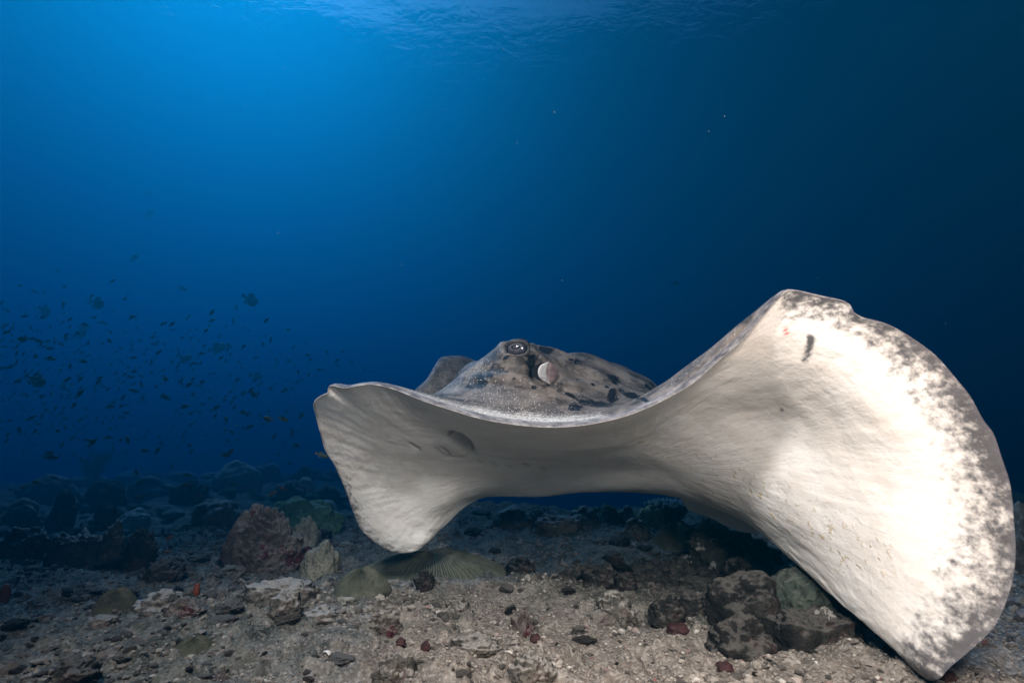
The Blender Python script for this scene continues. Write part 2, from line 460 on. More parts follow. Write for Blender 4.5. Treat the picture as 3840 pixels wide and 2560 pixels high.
    def fan(i, c, flip):
        f = np.stack([np.full(NA, c), np.roll(i[0], -1), i[0]], -1); return f[:, ::-1] if flip else f
    vfl = np.cross(V[21, 0]-V[20, 0], V[20, 1]-V[20, 0])@NUP > 0
    F4 = np.concatenate([quads(iv, not vfl), quads(idd, vfl)]); F3 = np.concatenate([fan(iv, nv, not vfl), fan(idd, len(verts)-1, vfl)])
    nd = (NR-1)*NA
    rA = np.concatenate([RD.ravel(), [0], RD[:-1].ravel(), [0]])
    tA = np.concatenate([TH.ravel(), [0], TH[:-1].ravel(), [0]])/(2*np.pi)
    dA = np.concatenate([np.zeros(nv+1), np.ones(nd+1)])
    # markings of the underside: grey mottled margin, strongest on the near wing
    marg = MARG
    def strength(thv):
        idx = np.array([k for k in order]); sv = []
        for k in idx:
            if 15 <= k <= 39: sv.append(1.0 if k > 22 else .85)
            elif 64 <= k <= 70: sv.append(.55)
            elif k in (40, 41, 42): sv.append(.7)
            elif 9 <= k <= 14: sv.append(.12)
            else: sv.append(.0)
        return np.interp(thv, np.concatenate([ph, [2*np.pi]]), np.array(sv+[sv[0]]))
    st_t = strength(th)
    wid = .045+.145*st_t
    mo = np.clip((RD-(1-wid[None]))/wid[None], 0, 1)*st_t[None]
    x_, y_ = vx, vy
    ex = np.zeros_like(mo)
    for line, w, s_ in [([(3040,1268),(3032,1310),(3022,1350)], 16, .95), ([(3090,1135),(3130,1150)], 30, .7), ([(1335,1880),(1345,1930)], 8, .5),([(2927,1530),(2931,1538)], 6, .7)]:
        d, t = pl_dist(x_, y_, line); ex = np.maximum(ex, s_*np.exp(-(d/w)**2))
    ex *= front
    mo = np.maximum(mo, ex)
    mott = np.concatenate([mo.ravel(), [0], np.zeros(nd+1)])
    shadeA = np.concatenate([crease_shade.ravel(), [0], np.zeros(nd+1)])
    # yellowish specks along the shoulder of the near wing
    d, t = pl_dist(x_, y_, [(2350,1690),(2500,1720),(2650,1790),(2850,1880),(3050,1980),(3250,2080)])
    sp = np.exp(-(d/95)**2)*front
    spA = np.concatenate([sp.ravel(), [0], np.zeros(nd+1)])
    red, _ = pl_dist(x_, y_, [(2944,1230),(2950,1250)])
    reA = np.concatenate([(np.exp(-(red/6)**2)*front).ravel(), [0], np.zeros(nd+1)])
    # black blotches and sand on the back
    X, Y = dx[:-1], dy[:-1]
    bl = np.zeros_like(X)
    def blotch(cx, cy, rx, ry, ang=0, s_=1.25):
        c, q_ = math.cos(R(ang)), math.sin(R(ang))
        a = ((X-cx)*c+(Y-cy)*q_)/1.22; b = (-(X-cx)*q_+(Y-cy)*c)/1.22
        return s_*np.exp(-((a/rx)**2+(b/ry)**2))
    for b in [(1806,1428,18,26,10),(1842,1408,13,10,0),(1756,1448,16,8,-5),(1900,1354,17,6,-12),(1990,1364,20,18,40),(2045,1314,26,15,15),(2164,1358,12,9,20),
              (2140,1348,8,5,0),(2300,1420,26,14,30),(2222,1445,9,6,20),(2275,1455,10,6,20),(2140,1480,22,8,32),(2296,1485,20,24,0),(2225,1512,62,12,8),(2155,1528,24,16,0),
              (2370,1482,34,10,15),(2420,1500,20,8,30),(2035,1440,11,8,10),(2002,1450,8,6,-20),(1935,1447,6,5,0),(1930,1422,6,4,0),(2165,1422,8,4,0),(2330,1462,14,6,30),(2430,1450,16,6,35),(2265,1580,10,5,0),(2445,1440,12,5,40)]:
        bl = np.maximum(bl, blotch(*b))
    blot = np.concatenate([np.zeros(nv+1), bl.ravel(), [0]])
    sl, _ = pl_dist(X, Y, [(1450,1458),(1620,1505),(1760,1540),(1900,1565),(2100,1580),(2260,1572)])
    sandm = np.exp(-(sl/38)**2)
    sl2, _ = pl_dist(X, Y, [(1640,1500),(1700,1470),(1760,1420),(1800,1365)])
    sandm = np.maximum(sandm, .6*np.exp(-(sl2/22)**2))
    sandm = np.maximum(sandm, .45*np.exp(-(((X-1690)/110)**2+((Y-1400)/70)**2)))
    sandm = np.maximum(sandm, .38*np.exp(-(((X-1900)/190)**2+((Y-1500)/45)**2)))
    sandA = np.concatenate([np.zeros(nv+1), sandm.ravel(), [0]])

    # ---- tail and claspers / pelvic fins grow out of the rear of the disc
    extra_v = []; extra_f = []; base = len(verts)
    rear = M[46]; tdir = np.array([.74, .62, .05]); tdir /= np.linalg.norm(tdir)
    side = np.cross(tdir, NUP); side /= np.linalg.norm(side); upv = np.cross(side, tdir)
    ns, nc = 40, 14
    for i in range(ns):
        t = i/(ns-1); c = rear-tdir*.38+NUP*.05 + tdir*(1.75*t) + upv*(.05*math.sin(t*3.0)-.20*t*t) + side*(.16*math.sin(t*2.4)*t)
        w = .075*(1-t)**1.15+.004; h = w*(.62 + (1.2 if .35 < t < .8 else .25)*0)
        for a in range(nc):
            g = 2*math.pi*a/nc; extra_v.append(c+side*w*math.cos(g)+upv*(h*math.sin(g)))
    for i in range(ns-1):
        for a in range(nc):
            b = (a+1) % nc
            extra_f.append([base+i*nc+a, base+i*nc+b, base+(i+1)*nc+b, base+(i+1)*nc+a])
    tail_n = len(extra_v)
    # pelvic fins: two soft flaps below the rear edge
    def flap(ctr, n_u=14, n_v=10):
        b0 = base+len(extra_v)
        L = [np.array(P(*c)) for c in ctr]
        for side_ in (0, 1):
            for i in range(n_u):
                u = i/(n_u-1)
                for j in range(n_v):
                    v = j/(n_v-1)
                    top = L[0]*(1-u)+L[1]*u
                    bot = (1-u)**2*L[2]+2*u*(1-u)*L[3]+u*u*L[4]
                    p = top*(1-v)+bot*v
                    edge = math.sin(math.pi*min(max(u, 0), 1))**.5*(1-v**4)
                    extra_v.append(p + NUP*(-.012+.024*side_)*edge + FWD*(.012*(1 if side_ else -1))*edge)
        for side_ in (0, 1):
            o_ = b0+side_*n_u*n_v
            for i in range(n_u-1):
                for j in range(n_v-1):
                    f = [o_+i*n_v+j, o_+(i+1)*n_v+j, o_+(i+1)*n_v+j+1, o_+i*n_v+j+1]
                    extra_f.append(f if side_ else f[::-1])
    flap([(2540,1850,1.78),(2790,1870,1.70),(2580,1912,1.76),(2690,1962,1.72),(2770,1948,1.68)])
    flap([(2640,1860,1.74),(2870,1900,1.62),(2650,1925,1.70),(2740,2000,1.64),(2850,2000,1.58)])
    ev = np.array(extra_v)
    verts = np.concatenate([verts, ev]); F4 = np.concatenate([F4, np.array(extra_f)])
    z = np.zeros(len(ev)); dtail = np.concatenate([np.ones(tail_n), np.zeros(len(ev)-tail_n)])
    me = mesh_np('stingray', verts, [F4, F3])
    for nm, a, e in [('rad', rA, z+.5), ('ang', tA, z), ('dors', dA, dtail), ('mott', mott, z), ('crease_shade', shadeA, z), ('specks', spA, z), ('redmark', reA, z), ('blot', blot, z), ('sandy', sandA, z)]:
        attr(me, nm, np.concatenate([a, e]))
    return me, D2, dx, dy, ND, dfr

def ray_material():
    k = NT('stingray_skin')
    v = k.obj()
    rad, ang, dors, mott = k.attr('rad'), k.attr('ang'), k.attr('dors'), k.attr('mott')
    pol = k.comb(k.math('MULTIPLY', ang, 330), k.math('MULTIPLY', rad, 26), 0)
    streak = k.noise(1.0, 4, .6, pol)
    mn = k.noise(42, 5, .62, v); mn2 = k.noise(13, 4, .6, v)
    # underside
    w = k.mix(k.map(mn2, .3, .7), (.71, .655, .585), (.78, .74, .68))
    w = k.mix(k.map(streak, .35, .75, 0, .25), w, (.62, .57, .50))
    fre = k.noise(70, 3, .6, k.vmul(v, (1, 1, 1)))
    w = k.mix(k.math('MULTIPLY', k.map(fre, .70, .76), .5), w, (.33, .26, .17))
    sp = k.math('MULTIPLY', k.map(k.noise(60, 4, .7, v), .57, .66), k.attr('specks'))
    w = k.mix(k.math('MULTIPLY', sp, .75), w, (.58, .44, .22))
    mq = k.math('MULTIPLY', mott, k.map(mn2, .3, .7, .55, 1.25, 'LINEAR'))
    nn = k.math('ADD', k.math('MULTIPLY', streak, .55), k.math('MULTIPLY', k.noise(110, 6, .75, v), .45))
    thr = k.map(mq, 0, 1.1, .65, .20, 'LINEAR')
    mk = k.math('MULTIPLY', k.map(k.math('SUBTRACT', nn, thr), -.10, .20), k.map(mott, .02, .2))
    w = k.mix(k.math('MULTIPLY', mk, .93), w, k.mix(mn, (.018, .017, .020), (.075, .07, .075)))
    w = k.mix(k.attr('crease_shade'), w, (.20, .14, .115))
    w = k.mix(k.attr('redmark'), w, (.5, .02, .02))
    # back
    g = k.mix(k.map(k.noise(14, 7, .72, v), .36, .66), (.021, .018, .016), (.175, .148, .125))
    g = k.mix(k.map(k.noise(5, 3, .5, v), .4, .65, 0, .5), g, (.10, .086, .074))
    g = k.mix(k.map(k.noise(95, 4, .6, v), .55, .75, 0, .5), g, (.06, .05, .045))
    bn = k.math('ADD', k.attr('blot'), k.math('MULTIPLY', k.math('SUBTRACT', k.noise(48, 5, .7, v), .5), 2.0))
    gm = k.noise(9, 5, .7, v)
    gm = k.map(gm, .66, .70)
    bm_ = k.math('MAXIMUM', k.map(bn, .55, .72), k.math('MULTIPLY', gm, .8))
    g = k.mix(bm_, g, (.008, .008, .009))
    sand = k.attr('sandy')
    st = k.noise(1, 4, .6, k.comb(k.math('MULTIPLY', ang, 45), k.math('MULTIPLY', rad, 170), 0))
    sm = k.math('ADD', k.math('MULTIPLY', sand, .5), k.math('ADD', k.math('MULTIPLY', st, .75), k.math('MULTIPLY', k.noise(150, 3, .6, v), .45)))
    g = k.mix(k.math('MULTIPLY', k.map(sm, .93, 1.15), k.map(sand, .1, .4, 0, .85)), g, (.44, .44, .42))
    speck = k.voro(260, vec=v); dens = k.sep(k.voro(260, vec=v, out=1))[0]
    spk = k.math('MULTIPLY', k.map(speck, .20, .32, 1, 0), k.map(k.math('ADD', dens, k.math('MULTIPLY', sand, .85)), .93, .97))
    g = k.mix(k.math('MULTIPLY', spk, .85), g, (.78, .78, .76))
    rimn = k.noise(1, 6, .75, k.comb(k.math('MULTIPLY', ang, 170), k.math('MULTIPLY', rad, 60), 0))
    rim = k.map(rad, .972, .99)
    g = k.mix(rim, g, k.mix(k.map(rimn, .35, .65), (.045, .046, .055), (.20, .195, .20)))
    w = k.mix(k.math('MULTIPLY', k.map(rad, .984, .993), k.map(rimn, .40, .60, .6, .15)), w, (.12, .115, .125))
    col = k.mix(dors, w, g)
    h = k.math('ADD', k.math('MULTIPLY', k.noise(120, 4, .65, v), .5), k.math('ADD', k.math('MULTIPLY', streak, .55), k.math('MULTIPLY', sp, .45)))
    return k.fin(col, k.mix(dors, (.5, .5, .5), (.55, .55, .55)), k.bump(h, .0035, .8), .12)

ray_me, RD2, Rdx, Rdy, RND, Rfr = build_ray()
ray = link('stingray', ray_me, ray_material(), label='large marbled stingray gliding over the reef with its white belly and raised wing', cat='stingray')

def surf_at(px, py):
    """point and normal of the back that shows at a photo pixel"""
    d2 = (Rdx-px)**2+(Rdy-py)**2 + np.where(Rfr, 0, 1e6)
    i = np.unravel_index(np.argmin(d2), d2.shape)
    return RD2[i], RND[i]

# ---- eye and spiracle
def eye_part():
    p, nrm = surf_at(1940, 1330)
    d = float((surf_at(1940, 1345)[0]-CAM)@FWD)
    c = P(1940, 1309, d+.010)
    out = -pdir(1940, 1309); out /= np.linalg.norm(out)
    out = out*.9 + np.array([-.25, 0, .12]); out /= np.linalg.norm(out)
    zx = Vector(out); xx = Vector((0, 0, 1)).cross(zx).normalized(); yy = zx.cross(xx)
    V, F = ico(5)
    V = V*np.array([.0345, .0215, .020])
    V[:, 1] = np.sign(V[:, 1])*.0215*(np.abs(V[:, 1])/.0215)**.86
    me = mesh_np('eye', V, F)
    k = NT('eye_iris'); x, y, z = k.sep(k.obj())
    ex = k.math('POWER', k.math('ABSOLUTE', k.math('DIVIDE', x, .0255)), 3.2); ey = k.math('POWER', k.math('ABSOLUTE', k.math('DIVIDE', y, .0155)), 3.2)
    rr = k.math('ADD', ex, ey)
    iris = k.mix(k.map(k.noise(230, 4, .7), .35, .65), (.012, .011, .015), (.065, .058, .072))
    px_ = k.math('DIVIDE', x, .011); py_ = k.math('DIVIDE', k.math('SUBTRACT', y, .004), .006)
    pr = k.math('SQRT', k.math('ADD', k.math('POWER', px_, 2), k.math('POWER', py_, 2)))
    iris = k.mix(k.map(k.math('ABSOLUTE', k.math('SUBTRACT', pr, 1.0)), .12, .35, 1, 0), iris, (.012, .01, .012))
    iris = k.mix(k.map(k.math('ABSOLUTE', k.math('SUBTRACT', pr, 1.55)), .1, .38, .5, 0), iris, (.13, .135, .13))
    iris = k.mix(k.map(pr, .5, .95, .8, 0), iris, (.06, .045, .055))
    col = k.mix(k.map(rr, .75, 1.05), iris, (.012, .012, .016))
    m = k.fin(col, .08, None, .5)
    o = link('eye', me, m, ray)
    o.matrix_world = Matrix(((xx.x, yy.x, zx.x, c[0]), (xx.y, yy.y, zx.y, c[1]), (xx.z, yy.z, zx.z, c[2]), (0, 0, 0, 1)))
    # eyelid fold round the eye
    nu, nw = 64, 10; vs = []; fs = []
    for i in range(nu):
        a = 2*math.pi*i/nu; ca, sa = math.cos(a), math.sin(a)
        e = lambda q: math.copysign(abs(q)**.8, q)
        ctr = Vector((.0335*e(ca), .0215*e(sa), .006-.006*abs(ca)))
        rad_ = Vector((ca, sa, 0)).normalized(); t = .0052+.0025*(sa < -.2)+.0035*(sa > .3)
        for j in range(nw):
            b_ = 2*math.pi*j/nw
            vs.append(ctr + rad_*(t*math.cos(b_)) + Vector((0, 0, 1.3*t*math.sin(b_))))
    for i in range(nu):
        for j in range(nw):
            i2, j2 = (i+1) % nu, (j+1) % nw
            fs.append([i*nw+j, i2*nw+j, i2*nw+j2, i*nw+j2])
    k = NT('eyelid_skin')
    m = k.fin(k.mix(k.map(k.noise(80, 4), .35, .65), (.012, .010, .010), (.042, .034, .03)), .5, k.bump(k.noise(300, 3), .002), .4)
    lid = link('eyelid', mesh_np('eyelid', np.array([v[:] for v in vs]), np.array(fs)), m, o)
eye_part()

def sheet(name, A, B, bulge, thick, mat, parent, nu=24, nv=12):
    """closed sheet between two pixel curves A and B (px, py, depth)"""
    def curve(L, t):
        L = np.array([P(*q) for q in L]); n = len(L)-1; i = min(int(t*n), n-1); f = t*n-i
        p0, p1, p2, p3 = L[max(i-1, 0)], L[i], L[i+1], L[min(i+2, n)]
        return .5*((2*p1)+(-p0+p2)*f+(2*p0-5*p1+4*p2-p3)*f*f+(-p0+3*p1-3*p2+p3)*f**3)
    vs = []; fs = []
    for s_ in (0, 1):
        for i in range(nu):
            a, b_ = curve(A, i/(nu-1)), curve(B, i/(nu-1))
            for j in range(nv):
                t = j/(nv-1); e = (math.sin(math.pi*t)**.6)*math.sin(math.pi*(.04+.92*i/(nu-1)))**.5
                vs.append(a*(1-t)+b_*t - FWD*(bulge*e) - FWD*(thick*(.5-s_)*(.3+.7*e)))
    for s_ in (0, 1):
        o_ = s_*nu*nv
        for i in range(nu-1):
            for j in range(nv-1):
                f = [o_+i*nv+j, o_+i*nv+j+1, o_+(i+1)*nv+j+1, o_+(i+1)*nv+j]
                fs.append(f if s_ else f[::-1])
    return link(name, mesh_np(name, np.array(vs), np.array(fs)), mat, parent)
def spiracle_parts():
    d = float((surf_at(2100, 1405)[0]-CAM)@FWD)
    d2 = float((surf_at(1985, 1420)[0]-CAM)@FWD)
    k = NT('spiracle_shade'); dark = k.fin((.012, .012, .014), .6)
    k = NT('valve_white'); wh = k.fin(k.mix(k.map(k.noise(90, 4), .35, .7), (.32, .31, .31), (.55, .53, .52)), .5, k.bump(k.noise(200, 3), .002), .4)
    k = NT('valve_pink'); pk = k.fin(k.mix(k.map(k.noise(60, 3), .35, .7), (.12, .085, .085), (.22, .165, .16)), .45)
    q = lambda L, o_: [(x, y, d2+(d-d2)*(x-1985)/115+o_) for x, y in L]
    c = sheet('spiracle_shade_sheet', q([(2036,1360),(2004,1372),(1994,1396),(2010,1418),(2050,1436)], .001), q([(2048,1360),(2078,1374),(2086,1395),(2078,1422),(2060,1437)], .012), 0, .004, dark, ray)  # dark sheet coloured as the shade inside the spiracle
    sheet('spiracle_valve', q([(2050,1358),(2026,1370),(2017,1396),(2028,1422),(2060,1440)], -.004), q([(2058,1357),(2053,1374),(2050,1396),(2054,1420),(2064,1440)], -.006), .004, .004, wh, c)
    sheet('spiracle_lining', q([(2057,1358),(2050,1376),(2048,1396),(2053,1420),(2063,1439)], -.003), q([(2064,1359),(2084,1374),(2091,1396),(2082,1422),(2066,1439)], -.004), .003, .003, pk, c)
spiracle_parts()
# ------------------------------------------------------------------ reef: rocks and corals
def rock_mat(name, dark, light, crust=(.075, .03, .028), crust_amt=.4, sed=.8, scale=1.0):
    k = NT(name); v = k.obj()
    n1 = k.noise(9*scale, 6, .68, v); n2 = k.noise(38*scale, 5, .7, v)
    c = k.mix(k.map(n1, .35, .66), dark, light)
    c = k.mix(k.math('MULTIPLY', k.map(k.noise(13*scale, 5, .7, k.vmul(v, (1, 1.2, .8))), .56, .63), crust_amt), c, crust)
    c = k.mix(k.math('MULTIPLY', k.map(n2, .58, .70), .7), c, (.02, .02, .018))
    nz = k.sep(k.geo('Normal'))[2]
    sd = k.math('MULTIPLY', k.map(k.math('ADD', nz, k.math('MULTIPLY', k.math('SUBTRACT', n2, .5), 1.6)), .45, .85), sed)
    c = k.mix(sd, c, k.mix(n2, (.20, .185, .16), (.40, .37, .33)))
    h = k.math('ADD', n1, k.math('MULTIPLY', n2, .8))
    return k.fin(c, .95, k.bump(h, .02, 1), .1)
def coral_mat(name, a, b, cell=90, depth=.006, sed=.25):
    k = NT(name); v = k.obj()
    vo = k.voro(cell, vec=v); n = k.noise(6, 5, .6, v)
    c = k.mix(k.map(n, .35, .65), a, b)
    c = k.mix(k.map(vo, .1, .55, .55, 0), c, tuple(q*.35 for q in a))
    nz = k.sep(k.geo('Normal'))[2]
    c = k.mix(k.math('MULTIPLY', k.map(k.math('ADD', nz, k.math('MULTIPLY', k.math('SUBTRACT', k.noise(30, 4), .5), 1.5)), .6, .95), sed), c, (.36, .34, .30))
    h = k.math('ADD', vo, k.math('MULTIPLY', k.noise(40, 4, .6, v), .8))
    return k.fin(c, .85, k.bump(h, depth, 1), .15)
MAT = {
 'rock': rock_mat('reef_rock', (.035, .033, .028), (.16, .145, .12)),
 'darkrock': rock_mat('dark_rock', (.008, .008, .0075), (.038, .035, .03), crust_amt=.3, sed=.2),  # dark tone also stands in for shade on rocks under the ray
 'redrock': rock_mat('red_crusted_rock', (.04, .03, .026), (.13, .108, .09), crust=(.07, .016, .018), crust_amt=.95, sed=.32),
 'pale': rock_mat('pale_rubble', (.08, .07, .06), (.20, .18, .155), crust=(.12, .07, .065), crust_amt=.5, sed=.5),
 'grey': coral_mat('grey_coral', (.24, .27, .23), (.42, .43, .37), 60, .006, .3),
 'green': coral_mat('green_coral', (.055, .12, .075), (.10, .18, .11), 40, .012, .1),
 'knob': coral_mat('knobby_coral', (.12, .115, .085), (.22, .205, .155), 110, .004, .2),
 'brain': coral_mat('honeycomb_coral', (.03, .04, .032), (.075, .085, .065), 45, .014, .1),
 'yellow': coral_mat('yellow_coral', (.26, .22, .10), (.38, .33, .18), 80, .005, .1),
 'speck': rock_mat('speckled_crust', (.025, .03, .022), (.07, .07, .055), crust=(.42, .40, .37), crust_amt=.9, sed=.3, scale=1.8),
}
def worley(V, n, seed):
    pts = np.random.default_rng(seed).normal(size=(n, 3)); pts /= np.linalg.norm(pts, axis=1)[:, None]
    U = V/np.linalg.norm(V, axis=1)[:, None]
    return np.sqrt(np.maximum(0, 2-2*(U@pts.T).max(1)))
def lump_mesh(shape, seed, n=5, ridge=1.0):
    V, F = ico(n); V = V.copy(); o = np.array([seed*3.7, seed*1.3, seed*2.1])
    if shape == 'rock':
        r = 1+.34*fbm(V*1.3+o, 3)*ridge+.16*(billow(V*2.6+o, 4, .55)-.45)*ridge+.10*(1-2*np.abs(perlin(V*4.5+o)))+.05*(1-2*np.abs(perlin(V*10+o)))+.03*fbm(V*18+o, 2, .6)
    elif shape == 'peak':
        r = 1+.30*fbm(V*1.6+o, 3)+.26*(billow(V*2.4+o, 4, .6)-.45)+.05*fbm(V*10+o, 3, .6)
        up = np.clip(V[:, 2], 0, 1); r = r*(1-.35*(1-up)*(V[:, 2] > -.2)*.8)+.22*up**3
    elif shape == 'crag':
        rg_ = lambda p: 1-2*np.abs(perlin(p))
        r = 1+.30*fbm(V*1.1+o, 2)+.22*rg_(V*1.9+o)+.14*rg_(V*4.3+o)+.10*rg_(V*9+o)+.05*rg_(V*19+o)
        V = V.copy(); V[:, 2] = V[:, 2]*(1-.45*sstep(-.35, .75, V[:, 0]))
    elif shape == 'dome':
        r = 1+.13*fbm(V*1.3+o, 3)+.015*fbm(V*8+o, 3)
    elif shape == 'knob':
        w = worley(V, 70, seed); r = 1+.16*fbm(V*1.2+o, 2)+.16*(1-np.clip(w/.28, 0, 1)**2)+.01*fbm(V*14+o, 2)
    elif shape == 'lobes':
        w = worley(V, 16, seed); r = 1+.20*fbm(V*1.1+o, 2)+.30*(1-np.clip(w/.6, 0, 1)**2)+.05*fbm(V*7+o, 3)
    elif shape == 'cells':
        w = worley(V, 420, seed); r = 1+.12*fbm(V*1.2+o, 3)-.035*(1-np.clip(w/.08, 0, 1)**2)
    elif shape == 'slab':
        r = 1+.25*fbm(V*1.6+o, 3)+.16*(billow(V*3+o, 3, .6)-.4)+.05*fbm(V*9+o, 3, .6)
        V = V*np.array([1, 1, .8]); V[:, 2] = np.where(V[:, 2] > .35, .35+(V[:, 2]-.35)*.35, V[:, 2])
    V = V*r[:, None]
    V[:, 2] = np.where(V[:, 2] < -.45, -.45+(V[:, 2]+.45)*.3, V[:, 2])
    return V, F
def lump(name, shape, mat, x0, x1, ytop, ybot, seed, label, cat, depth=.9, n=5, rot=None, group=None, ridge=1.0, hit=None, lean=0):
    """a rock or coral head whose foot shows at photo row ybot and top at ytop, between columns x0 and x1"""
    g = ground_hit((x0+x1)/2, ybot) if hit is None else np.array(hit)
    d = float((g-CAM)@FWD)
    w = (x1-x0)/1920*d/2; h = max((ybot-ytop)/1920*d, .01)
    V, F = lump_mesh(shape, seed, n, ridge)
    zr = V[:, 2].max(); xr = max(V[:, 0].max(), -V[:, 0].min())
    a = rot if rot is not None else random.uniform(-.5, .5)
    c, s = math.cos(a), math.sin(a)
    V = np.stack([V[:, 0]*c-V[:, 1]*s, V[:, 0]*s+V[:, 1]*c, V[:, 2]], 1)
    xr = max(V[:, 0].max(), -V[:, 0].min())
    V = V*np.array([w/xr, w*depth/xr, h/zr]); V[:, 0] += lean*V[:, 2]
    me = mesh_np(name, V, F)
    o = link(name, me, MAT[mat] if isinstance(mat, str) else mat, label=label, cat=cat, group=group)
    y = g[1]+w*depth*.55; zt = float(terrain_z(g[0], y)[0])
    o.location = (g[0], y, min(zt, g[2]+.02) if hit is None else g[2])
    return o

